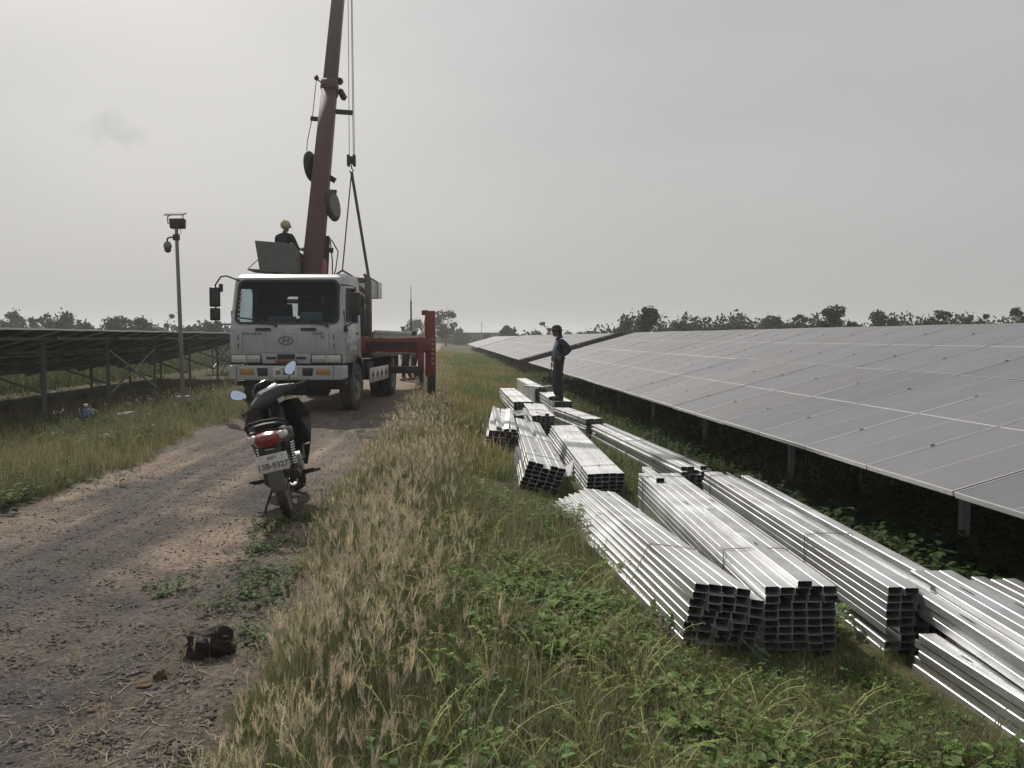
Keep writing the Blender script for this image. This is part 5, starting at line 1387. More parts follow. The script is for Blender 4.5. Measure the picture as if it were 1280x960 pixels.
# 3, 4: two people behind the truck
def walker(label, px, Y, face, hat, mats, seedk):
    J3 = {k: Vector(v) for k, v in J.items()}
    J3.update(ell=Vector((.03, .22, 1.10)), wrl=Vector((.10, .20, .87)), kl=Vector((.08, .10, .47)), al=Vector((.03, .105, .09)), kr=Vector((.02, -.10, .47)), ar=Vector((-.12, -.105, .10)))
    def ex3(b):
        add_head(b, (.055, 0, 1.545), (1, 0, -.1), 0, hair=4)
        add_hand(b, J3['wrl'], (.25, -.05, -1), (-.9, -.3, -.2), 0, .95, .6, -1); add_hand(b, J3['wrr'], (.25, .05, -1), (-.9, .3, -.2), 0, .95, .6, 1)
        for y, x0, z0 in ((.105, .03, 0), (-.105, -.12, .01)):
            b.ball((x0 + .05, y, .05 + z0), (.135, .052, .055), 3, 14, 8); b.ball((x0 - .01, y, .12 + z0), (.06, .052, .11), 3, 10, 7)
    o = skin_body('person', J3, E1, RD, SG, mats, 'pelvis', ex3)
    b = MB(); hp = Vector((.05, 0, 1.61))
    if hat == 'wide': b.lathe([(.0, .10), (.06, .095), (.095, .05), (.105, .0), (.20, -.03), (.20, -.04), (.1, -.012), (.0, -.012)], hp, (0, 0, 1), 20)
    else: b.ball(hp, (.11, .09, .08), 0, 16, 9)
    b.build('hat', BLACKCLOTH, o)
    p = at(px, 475, Y); o.location = (p.x, Y, gzf(p.x, Y) + .012); o.rotation_euler = (0, 0, face)
    return tag(o, label, 'person')
walker('person in wide dark hat behind the red outrigger beam, dark trousers and tan boots', 508, 28.6, R(160), 'wide', [SKIND, BLACKCLOTH, DARKCLOTH, BOOT, BLACKCLOTH], 1)
walker('person in pale shirt beside the one in the wide hat, right of the truck bed', 519, 29.2, R(200), 'cap', [SKIND, mat('pale_shirt', (.30, .31, .32), .85), DARKCLOTH, BLACKCLOTH, BLACKCLOTH], 2)
# ------------------------------------------------------------------ camera pole, mast, small things
def camera_pole():
    x, y = -6.62, 21.7; g = gzf(x, y)
    t = empty('camera_pole', (x, y, g), (0, R(-1.0), 0), 'tall grey pole with a dome camera, box and small solar panel', 'camera pole')
    H = 4.50
    PM = mat('pole_grey', (.22, .22, .22), .55, .5, .12, 5)
    b = MB(); b.tube([(0, 0, -.3), (0, 0, 2.4), (0, 0, H)], [.055, .050, .042], 12); b.build('pole', PM, t)
    b = MB(); b.box((0, 0, .12), (.3, .3, .24)); b.build('footing', mat('concrete', (.3, .29, .27), .9), t, bevel=.02)
    b = MB(); b.box((.03, .02, H + .04), (.34, .20, .24), taper=1.06); bx = b.build('battery_box', DARKM, t, bevel=.012, segs=1)
    for pts, r_ in (([(-.12, 0, H + .02), (-.20, 0, H + .05), (-.20, 0, H + .22), (-.14, 0, H + .24)], .014), ([(.16, 0, H + .12), (.18, 0, H + .27)], .012), ([(.1, -.05, H - .06), (.13, -.05, H - .2), (.03, -.03, H - .28)], .008)):
        b = MB(); b.tube(pts, r_, 6); b.build('bracket', DARKM, t)
    b = MB(); q = Matrix.Rotation(R(17), 3, 'X'); b.box((-.03, .05, H + .29), (.46, .30, .020), 0, q); b.box((-.03, .052, H + .278), (.48, .32, .010), 1, q); b.build('solar_cell_plate', [mat('dusty_cell_plate', (.12, .12, .13), .75, 0, .1, 6, spec=.2), mat('plate_rim', (.25, .25, .25), .7)], t)
    b = MB(); b.tube([(0, 0, H - .30), (-.16, -.03, H - .30), (-.22, -.03, H - .33), (-.22, -.03, H - .42)], .022, 8); b.box((-.01, 0, H - .30), (.14, .12, .14)); b.build('camera_arm', DARKM, t)
    b = MB(); b.lathe([(.0, .12), (.06, .11), (.095, .04), (.10, -.02), (.085, -.05)], (-.22, -.03, H - .52), (0, 0, 1), 16); cm = b.build('dome_camera', mat('camera_grey', (.16, .16, .16), .5), t)
    b = MB(); b.ball((-.22, -.03, H - .60), .085, 0, 14, 9); b.build('dome', GLOSSB, cm)
camera_pole()
p = at(514, 420, 35)
b = MB(); b.tube([(0, 0, -.2), (0, 0, 3.0), (0, 0, 3.02), (0, 0, 3.62)], [.045, .035, .015, .012], 8)
o = b.build('antenna_mast', mat('mast_grey', (.15, .15, .15), .6, .4)); o.location = (p.x, 35, gzf(p.x, 35)); tag(o, 'thin upright mast rising beyond the truck, left of the red outrigger leg', 'mast')
p = at(503, 420, 30)
b = MB(); b.box((0, 0, .9), (.12, .12, 1.9)); b.box((0, 0, 1.87), (.17, .17, .06)); o = b.build('concrete_post', mat('post_concrete', (.26, .25, .24), .9)); o.location = (p.x, 30.5, gzf(p.x, 30)); tag(o, 'short pale post beyond the truck bed, beside the thin mast', 'post')

p = onz(108, 531, -.2)
t = empty('water_jug', (p.x, p.y, gzf(p.x, p.y)), (0, 0, .5), 'translucent blue water jug lying in the shade under the left table', 'water jug')
JUG = mat('blue_jug_plastic', (.045, .075, .15), .2, 0, .2, 8, coat=.5)
b = MB(); b.lathe([(.0, 0), (.125, 0), (.135, .02), (.13, .05), (.135, .06), (.13, .10), (.135, .11), (.13, .15), (.135, .16), (.13, .21), (.11, .27), (.05, .32), (.035, .33), (.035, .36)], (0, 0, .0), (0, 0, 1), 20); b.build('body', JUG, t)
b = MB(); b.lathe([(.04, .355), (.042, .40), (.0, .402)], (0, 0, 0), (0, 0, 1), 14); b.build('cap', WHITE2, t)
b = MB(); b.tube([(.09, -.04, .28), (.16, -.06, .27), (.165, -.06, .17), (.125, -.05, .14)], .014, 7); b.build('handle', JUG, t)
def scrap(label, px, py, z, sx, sy):
    p = onz(px, py, z); b = MB(); n = 9
    vs = []
    for i in range(n):
        a = 2 * PI * i / n; r = random.uniform(.6, 1.0); vs.append((sx * r * math.cos(a), sy * r * math.sin(a), random.uniform(.0, .06)))
    vs.append((0, 0, .06)); k = len(vs); vs += [(x, y, zz - .006) for x, y, zz in vs]
    b.add(vs, [(i, (i + 1) % n, n) for i in range(n)] + [(k + (i + 1) % n, k + i, k + n) for i in range(n)] + [(i, k + i, k + (i + 1) % n, (i + 1) % n) for i in range(n)])
    o = b.build('litter_scrap', mat('pale_litter', (.50, .48, .44), .8, 0, .15, 8)); o.location = (p.x, p.y, gzf(p.x, p.y) + .10)
    tag(o, label, 'litter')
scrap('long pale scrap of sacking in the grass beside the blue water jug', 158, 524, -.2, .28, .10)
scrap('crumpled pale scrap in the verge, nearest to the track on the left', 132, 560, -.1, .14, .07)
scrap('white scrap in the far grass in front of the second table on the right', 620, 450, -.15, .30, .12)
CLOD = mat('dark_brown_clod', (.020, .014, .011), .9, 0, .35, 14, bump=.9, bscale=30, dist=.02)
def clod(label, px, py, size, seed, m):
    p = onz(px, py, 0); bm = bmesh.new(); bmesh.ops.create_icosphere(bm, subdivisions=4, radius=1)
    for v in bm.verts:
        c = v.co.copy(); n = .22 * math.sin(c.x * 3.1 + seed) * math.cos(c.y * 2.7 + seed * 2) + .15 * math.sin(c.z * 5.3 + c.x * 4.1 + seed) + .07 * math.sin(c.x * 11 + c.y * 9 + c.z * 13 + seed) + .035 * math.sin(c.x * 27 + c.y * 21 - c.z * 24)
        v.co = Vector((c.x * size[0], c.y * size[1], c.z * size[2])) * (1 + n)
    me = bpy.data.meshes.new('dirt_clod'); bm.to_mesh(me); bm.free(); me.materials.append(m)
    for f in me.polygons: f.use_smooth = True
    o = inst('dirt_clod', me, None, (p.x, p.y, gzf(p.x, p.y) + size[2] * .62), (0, 0, seed)); tag(o, label, 'clod')
clod('big dark clod of earth lying at the grass edge of the track', 262, 822, (.115, .085, .078), .4, CLOD)
BROWNC = mat('brown_crumb', (.12, .075, .045), .95, 0, .3, 14, bump=.8, bscale=30)
clod('small brown lump in front of the big dark clod, the left one', 180, 861, (.045, .03, .018), 2.0, BROWNC)
clod('small brown lump in front of the big dark clod, the right one', 201, 851, (.03, .03, .028), 3.1, BROWNC)
clod('reddish crumb of earth on the track, lowest and nearest to the picture edge', 118, 891, (.035, .022, .014), 1.2, BROWNC)

# far building
t = empty('farm_shed', (at(592, 421, 210).x, 210, -.25), (0, 0, 0), 'tiny distant shed at the horizon behind the second right hand table', 'shed')
b = MB(); b.box((0, 0, 1.1), (13, 6, 2.2)); w_ = b.build('wall', mat('shed_wall', (.25, .25, .24), .9), t)
b = MB(); b.prism([(-7, 2.2), (7, 2.2), (6.6, 2.9), (-6.6, 2.9)], -3.4, 3.4, 'y'); b.build('roof', mat('shed_roof', (.10, .10, .105), .8), t)
b = MB(); b.tube([(2, 0, 2.8), (2, 0, 5.5)], .07, 6); b.build('aerial', DARKM, t)
for x in (-4, 0, 4):
    b = MB(); b.box((x, -3.03, 1.2), (1.6, .08, 1.0)); b.build('window', BLACK, w_)

# ------------------------------------------------------------------ foliage
def fast_mesh(name, V, F, C, m):
    me = bpy.data.meshes.new(name)
    me.vertices.add(len(V)); me.vertices.foreach_set('co', np.ascontiguousarray(V, np.float32).ravel())
    k = F.shape[1]
    me.loops.add(F.size); me.loops.foreach_set('vertex_index', np.ascontiguousarray(F, np.int32).ravel())
    me.polygons.add(len(F)); me.polygons.foreach_set('loop_start', np.arange(0, F.size, k, dtype=np.int32))
    me.update(calc_edges=True)
    a = me.color_attributes.new('col', 'FLOAT_COLOR', 'POINT')
    CC = np.ones((len(V), 4), np.float32); CC[:, :3] = C
    a.data.foreach_set('color', CC.ravel())
    me.materials.append(m)
    return me

LEAF = leafmat('leaf', .40)
TREELEAF = leafmat('tree_leaf', .18)
BARK = mat('bark', (.10, .08, .065), .95, 0, .25, 3)
def tree(px, topy, wpx, Y, kind, label, hue=(.045, .062, .028), group='trees along the horizon'):
    base = at(px, 421, Y); s = (CAMP - base).length / FPX
    g = gzf(base.x, Y)
    H = 1.5 + (421.5 - topy) * Y / FPX * 1.0 - g
    W = wpx * Y / FPX / 2 * 1.15
    r = np.random.default_rng(int(px * 7 + topy))
    nm = {'bush': 'bush', 'tall': 'tree', 'thin': 'sapling', 'round': 'tree'}[kind]
    t = empty(nm, (base.x, Y, g), (0, 0, 0), label, {'bush': 'bush', 'tree': 'tree', 'sapling': 'tree'}[nm], group)
    b = MB(); th = H * (.55 if kind == 'tall' else .6)
    b.tube([(0, 0, -.2), (r.uniform(-.1, .1) * W, 0, th * .5), (r.uniform(-.15, .15) * W, r.uniform(-.1, .1) * W, th)], [H * .025 + .05, H * .018 + .04, .03], 7)
    nb = dict(bush=18, tall=18, thin=9, round=24)[kind]
    blobs = []
    for i in range(nb):
        a = r.uniform(0, 2 * PI); rad = math.sqrt(r.uniform(0, 1))
        if kind == 'tall': z = r.uniform(.30, 1.0); wr = W * (1.05 - .55 * abs(z - .62) / .4)
        elif kind == 'thin': z = r.uniform(.35, 1.0); wr = W * .9
        elif kind == 'round': z = r.uniform(.18, .95); wr = W * math.sqrt(max(.05, 1 - ((z - .5) / .5) ** 2)) * 1.05
        else: z = r.uniform(.05, .95) * (1 - .35 * rad); wr = W * 1.1
        c = np.array([wr * rad * math.cos(a), wr * rad * math.sin(a), H * z]); br = r.uniform(.20, .36) * W * (.8 if kind != 'bush' else 1) + .10 * H * .5
        if kind == 'thin': br *= .55
        blobs.append((c, br))
        st = Vector((0, 0, min(th * r.uniform(.45, 1), H * z * .85))); b.tube([st, st.lerp(Vector(c), .55) + Vector((0, 0, .05 * H)), Vector(c)], [.03 + .008 * H, .02 + .003 * H, .012], 5)
    b.build('trunk', BARK, t)
    n = dict(bush=2300, tall=2100, thin=700, round=2600)[kind]
    ci = r.integers(0, nb, n); d = r.normal(size=(n, 3)); d /= np.linalg.norm(d, axis=1)[:, None]
    rr = r.uniform(.35, 1.12, n) ** .6
    cen = np.array([blobs[i][0] for i in ci]) + d * (rr * np.array([blobs[i][1] for i in ci]))[:, None] * np.array([1, 1, .72])
    cen[:, 2] = np.clip(cen[:, 2], .1, H * 1.02)
    # a few twigs that stick out
    k = int(n * .08); cen[:k] += d[:k] * np.array([.25, .25, .35]) * W * r.uniform(.2, 1, k)[:, None]
    sz = r.uniform(.08, .20, n) * (.6 + .011 * Y * .5)
    u = r.normal(size=(n, 3)); u /= np.linalg.norm(u, axis=1)[:, None]
    v = np.cross(u, r.normal(size=(n, 3))); v /= np.linalg.norm(v, axis=1)[:, None]
    q = np.stack([cen - u * sz[:, None], cen + v * sz[:, None] * .55, cen + u * sz[:, None], cen - v * sz[:, None] * .55], 1).reshape(-1, 3)
    F = np.arange(n * 4).reshape(n, 4)
    tint = np.array(hue) * r.uniform(.65, 1.35, n)[:, None] * np.array([r.uniform(.9, 1.1), 1, r.uniform(.85, 1.1)])
    tint *= np.array([.85 + .3 * r.uniform() for _ in range(nb)])[ci][:, None]
    inst('crown', fast_mesh('crown', q, F, np.repeat(tint, 4, 0), TREELEAF), t)
GREY_G = (.050, .058, .040); DEEP = (.040, .056, .026)
SPECS = [
 (-14, 395, 34, 'bush', 'bush at the left picture edge behind the left solar table'), (12, 392, 32, 'round', 'rounded tree second from the left edge behind the left solar table'),
 (52, 391, 26, 'thin', 'thin twiggy tree between two rounded trees at the far left'), (34, 395, 26, 'bush', 'low bush just left of the thin twiggy tree'),
 (72, 392, 36, 'round', 'broad tree just right of the thin twiggy tree'), (104, 403, 22, 'bush', 'low bush right of the broad tree at the far left'),
 (122, 406, 18, 'bush', 'lowest bush left of the domed tree'), (150, 397, 34, 'round', 'domed tree midway between the left edge and the camera pole'),
 (182, 399, 26, 'round', 'tree just left of the camera pole'), (203, 395, 34, 'thin', 'open umbrella shaped tree right beside the camera pole'),
 (229, 402, 20, 'bush', 'bush just right of the camera pole'), (248, 407, 22, 'bush', 'low bush between the camera pole and the truck'), (268, 403, 20, 'round', 'small tree just left of the truck mirrors'), (285, 409, 14, 'bush', 'bush touching the left side of the truck cab'),
 (521, 401, 26, 'round', 'hazy round tree behind the thin mast'), (557, 390, 24, 'tall', 'tall uneven tree just right of the red outrigger leg'), (577, 410, 20, 'bush', 'dark bush right of the tall uneven tree'),
 (610, 415, 9, 'bush', 'tiny bush next to the distant shed'), (637, 407, 16, 'round', 'small lone tree between the shed and the standing person'),
 (668, 413, 22, 'bush', 'low bush left of the standing person'), (688, 404, 28, 'thin', 'tree right behind the head of the standing person'), (714, 412, 20, 'bush', 'low bush just right of the standing person'), (737, 408, 22, 'bush', 'bush behind the upper end of the dark gap'),
 (784, 399, 34, 'bush', 'broad bush left of the tall tree above the near table'), (811, 387, 23, 'tall', 'tall tree with gaps in its crown above the near table'), (850, 396, 36, 'bush', 'feathery bush right of the tall tree with gaps'),
 (888, 405, 28, 'bush', 'low bush above the middle of the near table'), (921, 402, 26, 'bush', 'bush between the low one and the twin topped one'), (968, 395, 30, 'round', 'twin topped bush left of the dense dark tree'), (1000, 390, 26, 'thin', 'thin tree immediately left of the dense dark tree'),
 (1041, 381, 27, 'round', 'dense dark tree, highest in the right hand line'), (1016, 393, 30, 'bush', 'bush at the foot of the dense dark tree'), (1068, 397, 26, 'bush', 'bush just right of the dense dark tree'), (1103, 388, 34, 'round', 'spiky bush with branches spread, right of the dense dark tree'),
 (1140, 392, 34, 'bush', 'long bush left of the dark double bush'), (1172, 388, 36, 'round', 'dark double bush towards the right edge'), (1198, 391, 26, 'bush', 'dark bush right of the double one'), (1214, 394, 26, 'thin', 'thin bush before the gap near the right edge'),
 (1238, 388, 20, 'thin', 'sparse sapling standing alone near the right edge'), (1272, 382, 26, 'thin', 'sparse sapling at the very right edge'), (1305, 388, 40, 'bush', 'bush just past the right picture edge')]
def scrub(name, xs, Yr, n, hue, hs=1.0):
    r = np.random.default_rng(9); V, C = [], []
    for px in xs:
        Y = r.uniform(*Yr); b0 = at(px, 421, Y); h = r.uniform(1.8, 3.2) * hs; w_ = r.uniform(1.2, 2.4); g = gzf(b0.x, Y); t0 = r.uniform(.75, 1.2)
        d = r.normal(size=(n, 3)); d /= np.linalg.norm(d, axis=1)[:, None]; d *= (r.uniform(0, 1, n) ** .4)[:, None]
        c = np.array([b0.x, Y, g + h * .45]) + d * np.array([w_, w_, h * .6]) + r.normal(0, .15, (n, 3)); s = r.uniform(.12, .30, n) * (.8 + Y * .004)
        u = r.normal(size=(n, 3)); u /= np.linalg.norm(u, axis=1)[:, None]; v = np.cross(u, r.normal(size=(n, 3))); v /= np.linalg.norm(v, axis=1)[:, None]
        V.append(np.stack([c - u * s[:, None], c + v * s[:, None] * .6, c + u * s[:, None], c - v * s[:, None] * .6], 1).reshape(-1, 3))
        C.append(np.repeat(np.array(hue) * t0 * r.uniform(.7, 1.3, n)[:, None], 4, 0))
    V, C = np.concatenate(V), np.concatenate(C)
    o = inst(name, fast_mesh(name, V, np.arange(len(V)).reshape(-1, 4), C, TREELEAF)); o['kind'] = 'stuff'
scrub('distant_scrub', np.arange(-40, 330, 7) + rng.uniform(-3, 3, 53), (100, 125), 340, GREY_G, 1.15)
scrub('distant_scrub', np.arange(760, 1330, 8) + rng.uniform(-3, 3, 72), (86, 105), 420, DEEP, 1.42)
scrub('distant_scrub', np.arange(650, 760, 9) + rng.uniform(-3, 3, 13), (110, 130), 240, DEEP, .8)
scrub('distant_scrub', np.arange(470, 640, 9) + rng.uniform(-3, 3, 19), (190, 240), 160, DEEP, .7)
rt = np.random.default_rng(5)
for px, ty, w_, kind, lab in SPECS:
    if px < 300: Y = rt.uniform(88, 112); hue = GREY_G
    elif px < 620: Y = rt.uniform(150, 185) if px != 557 else 140; hue = DEEP
    elif px < 760: Y = rt.uniform(120, 140); hue = DEEP
    else: Y = rt.uniform(62, 84); hue = DEEP
    tree(px, ty, w_, Y, kind, lab, hue)

# ------------------------------------------------------------------ grass, weeds, straw, gravel
def blade(h, w_, lean, az, nseg=3, curl=1.0):
    V, F = [], []
    ca, sa = math.cos(az), math.sin(az)
    for i in range(nseg + 1):
        t = i / nseg; r = lean * (t ** (1 + curl)); z = h * (t - .25 * lean / max(h, .01) * t * t * .6)
        ww = w_ * (1 - t) ** .7 if i < nseg else 0
        if i < nseg: V += [(r * ca - sa * ww / 2, r * sa + ca * ww / 2, z), (r * ca + sa * ww / 2, r * sa - ca * ww / 2, z)]
        else: V.append((r * ca, r * sa, z))
    for i in range(nseg - 1): F += [(2 * i, 2 * i + 1, 2 * i + 3), (2 * i, 2 * i + 3, 2 * i + 2)]
    F.append((2 * nseg - 2, 2 * nseg - 1, 2 * nseg))
    return np.array(V), np.array(F)
class PB:
    def __init__(s): s.V, s.F, s.C, s.n = [], [], [], 0
    def add(s, V, F, c):
        s.V.append(np.asarray(V, float)); s.F.append(np.asarray(F) + s.n); s.n += len(V)
        c = np.asarray(c, float)
        s.C.append(np.tile(c, (len(V), 1)) if c.ndim == 1 else c)
    def get(s): return np.concatenate(s.V), np.concatenate(s.F), np.concatenate(s.C)
STRAW = np.array([.30, .272, .18]); TAN = np.array([.50, .44, .33]); GREEN = np.array([.098, .155, .055]); DGREEN = np.array([.045, .075, .022]); YGREEN = np.array([.22, .235, .085]); BRIGHT = np.array([.155, .285, .078])
def grad(V, c0, c1):
    z = V[:, 2]; t = np.clip(z / max(z.max(), 1e-4), 0, 1)[:, None]
    return c0 * (1 - t) + c1 * t
def proto_plume(r, far=False):
    """one tuft of dry finger grass: leafy foot, thin stems, feathery seed heads"""
    p = PB()
    ns = r.integers(1, 3) if far else r.integers(1, 4)
    for i in range(3 if far else 5):
        V, F = blade(r.uniform(.12, .30), r.uniform(.002, .004) * (2 if far else 1), r.uniform(.04, .18), r.uniform(0, 6.28), 2 if far else 3)
        g = r.uniform(.2, 1); c = STRAW * .65 * (1 - g) + GREEN * .85 * g
        p.add(V + np.array([*r.uniform(-.04, .04, 2), 0]), F, grad(V, c * .8, c * 1.1))
    for i in range(ns):
        h = r.uniform(.26, .48); az = r.uniform(0, 6.28); le = r.uniform(.02, .16)
        o = np.array([*r.uniform(-.035, .035, 2), 0])
        V, F = blade(h, .0028 * (2.4 if far else 1), le, az, 2)
        p.add(V + o, F, STRAW * r.uniform(.8, 1.1))
        top = np.array([le * math.cos(az), le * math.sin(az), h * (1 - .15 * le / h) - .01]) + o
        col = TAN * r.uniform(.7, 1.15) * np.array([1, r.uniform(.95, 1.03), r.uniform(.88, 1.05)])
        opening = r.uniform(.15, .5); big = r.uniform(.75, 1.25)
        for k in range(3 if far else r.integers(4, 8)):
            a2 = r.uniform(0, 6.28); sp = r.uniform(.3, 1) * opening; L = r.uniform(.060, .098) * big
            d = np.array([math.sin(sp) * math.cos(a2) + 1.3 * le * math.cos(az), math.sin(sp) * math.sin(a2) + 1.3 * le * math.sin(az), math.cos(sp)]); d /= np.linalg.norm(d)
            s = np.cross(d, r.normal(size=3)); s /= np.linalg.norm(s); w_ = r.uniform(.0016, .0027) * (3.2 if far else 1)
            Vs = np.array([top, top + d * L * .5 + s * w_, top + d * L * .5 - s * w_, top + d * L])
            p.add(Vs, np.array([(0, 1, 2), (1, 3, 2)]), col * r.uniform(.85, 1.15))
            if not far:      # awns: hair thin slivers giving the plume its fuzz
                for _ in range(9):
                    q0 = top + d * L * r.uniform(.08, .95); e = d * 1.1 + r.normal(size=3) * .35; e /= np.linalg.norm(e); e2 = np.cross(e, r.normal(size=3)); e2 /= np.linalg.norm(e2)
                    p.add(np.array([q0 - e2 * .0009, q0 + e2 * .0009, q0 + e * r.uniform(.016, .030)]), np.array([(0, 1, 2)]), col * r.uniform(.95, 1.3))
    return p.get()
def proto_grass(r, n=12, h=(.08, .24), cols=(GREEN, YGREEN, STRAW), pr=(.6, .25, .15), w_=(.003, .006), spread=.06, lean=(.03, .16), seg=3):
    p = PB()
    for i in range(n):
        V, F = blade(r.uniform(*h), r.uniform(*w_), r.uniform(*lean), r.uniform(0, 6.28), seg)
        c = cols[r.choice(len(cols), p=pr)] * r.uniform(.75, 1.2)
        p.add(V + np.array([*r.normal(0, spread * .6, 2), 0]), F, grad(V, c * .85, c * 1.1))
    return p.get()
def leaf_shape(L, W, az, tilt, c, p, o, droop=.2):
    ca, sa = math.cos(az), math.sin(az); ct, st = math.cos(tilt), math.sin(tilt)
    pts = [(0, 0, 0), (.35, .5, .03), (.35, -.5, .03), (.4, 0, -.03), (.78, .36, 0), (.78, -.36, 0), (1, 0, -droop)]
    V = []
    for x, y, z in pts:
        x, y, z = x * L, y * W, z * L
        x, z = x * ct - z * st, x * st + z * ct
        V.append((o[0] + x * ca - y * sa, o[1] + x * sa + y * ca, o[2] + z))
    p.add(np.array(V), np.array([(0, 3, 1), (0, 2, 3), (1, 3, 4), (2, 5, 3), (3, 6, 4), (3, 5, 6)]), c)
def proto_weed(r, big=1.0):
    p = PB(); ns = r.integers(4, 8)
    for s_ in range(ns):
        az = r.uniform(0, 6.28); L = r.uniform(.06, .17) * big; h = r.uniform(.04, .15) * big
        end = np.array([L * math.cos(az), L * math.sin(az), h])
        V = np.array([(0, 0, 0), (.002, .002, 0), end, end + .002]); p.add(V, np.array([(0, 1, 2), (1, 3, 2)]), GREEN * .9)
        base = BRIGHT * (1 - (g := r.uniform())) + GREEN * g
        for k in range(r.integers(3, 6)):
            t = r.uniform(.45, 1.05); o = end * t; o = o + np.array([*r.uniform(-.012, .012, 2), r.uniform(-.01, .02)])
            l_ = r.uniform(.028, .056) * big
            leaf_shape(l_, l_ * r.uniform(.55, .8), az + r.uniform(-1.6, 1.6), r.uniform(-.35, .6), base * r.uniform(.75, 1.3), p, o)
    return p.get()
def proto_brush(r):
    """grey green bushy herb with branching seed stems"""
    p = PB()
    for i in range(r.integers(5, 9)):
        h = r.uniform(.12, .30); az = r.uniform(0, 6.28); le = r.uniform(.03, .14); c = np.array([.20, .19, .10]) * r.uniform(.8, 1.2)
        V, F = blade(h, .003, le, az, 2); o = np.array([*r.uniform(-.03, .03, 2), 0]); p.add(V + o, F, c)
        for k in range(8):
            t = r.uniform(.35, 1); q0 = np.array([le * t * t * math.cos(az), le * t * t * math.sin(az), h * t]) + o
            d = r.normal(size=3); d[2] = abs(d[2]) + .3; d /= np.linalg.norm(d); s = np.cross(d, r.normal(size=3)); s /= np.linalg.norm(s); L = r.uniform(.02, .05)
            p.add(np.array([q0, q0 + d * L * .5 + s * .004, q0 + d * L * .5 - s * .004, q0 + d * L]), np.array([(0, 1, 2), (1, 3, 2)]), c * r.uniform(.8, 1.25))
    return p.get()
def scatter(name, protos, x, y, scale, tint=None, dz=-.01, m=None, r=rng):
    VV, FF, CC, off = [], [], [], 0
    which = r.integers(0, len(protos), len(x)); z = gz(x, y) + dz
    rot = r.uniform(0, 6.283, len(x)); tx = r.normal(0, .10, len(x)); ty = r.normal(0, .10, len(x))
    tint = np.ones((len(x), 3)) if tint is None else tint
    for k, (V, F, C) in enumerate(protos):
        i = np.where(which == k)[0]
        if len(i) == 0: continue
        c, s = np.cos(rot[i])[:, None], np.sin(rot[i])[:, None]; sc = scale[i][:, None]
        X = (V[None, :, 0] * c - V[None, :, 1] * s) * sc; Yv = (V[None, :, 0] * s + V[None, :, 1] * c) * sc; Z = V[None, :, 2] * sc
        X = X + tx[i][:, None] * Z + x[i][:, None]; Yv = Yv + ty[i][:, None] * Z + y[i][:, None]; Z = Z + z[i][:, None]
        n = V.shape[0]
        VV.append(np.stack([X, Yv, Z], -1).reshape(-1, 3)); CC.append((C[None] * tint[i][:, None, :]).reshape(-1, 3))
        FF.append((F[None] + (off + np.arange(len(i)) * n)[:, None, None]).reshape(-1, 3)); off += n * len(i)
    V, F, C = np.concatenate(VV), np.concatenate(FF), np.clip(np.concatenate(CC), .005, .8)
    o = inst(name, fast_mesh(name, V, F, C, m or LEAF)); o['kind'] = 'stuff'
    print(name, len(x), 'plants', len(F), 'tris')
    return o
def sample(n, x0f, x1f, y0, y1, power=1.0, r=rng):
    """n points between the lines x0f(y), x1f(y), denser near the camera"""
    u = r.uniform(0, 1, n)
    if power == 1.0: y = y0 * (y1 / y0) ** u
    else: y = y0 + (y1 - y0) * u ** power
    a_, b_ = x0f(y), x1f(y)
    return a_ + (b_ - a_) * r.uniform(0, 1, n), y
def vis(x, y, m=.6):
    return (x > -.56 * y - m) & (x < .72 * y + m)
BUND = [(b.location.x, b.location.y) for b in BUNDLES]
FOOT = []
for b in BUNDLES:
    if b.location.z > 1: continue
    hw = HALF[b.name]
    e = b.rotation_euler.to_matrix() @ Vector((0, 1, 0)); L = max((c.matrix_local.translation.y + c.matrix_local.to_3x3().col[1].length) for c in b.children if c.name.startswith('steel'))
    FOOT.append((b.location.x, b.location.y, e.x, e.y, L, hw))
def clear_of_stacks(x, y, m=.06, front=.30):
    k = np.ones_like(x, bool)
    for bx, by, ex, ey, L, hw in FOOT:
        t = (x - bx) * ex + (y - by) * ey; s = (x - bx) * ey - (y - by) * ex
        k &= ~((t > -front - m) & (t < L + .05) & (np.abs(s + .05) < hw + .07 + m))
    return k
def low_front(x, y):
    k = np.ones_like(x)
    for bx, by, ex, ey, L, hw in FOOT:
        t = (x - bx) * ex + (y - by) * ey; s = (x - bx) * ey - (y - by) * ex
        k = np.where((t > -1.15) & (t < .2) & (np.abs(s + .05) < hw + .25), .42, k)
    return k
def patch(x, y, f, seed): return .5 + .75 * fbm(x, y, 4, f, seed)

wd = [proto_weed(rng) for _ in range(12)]; wdb = [proto_weed(rng, 1.35) for _ in range(6)]
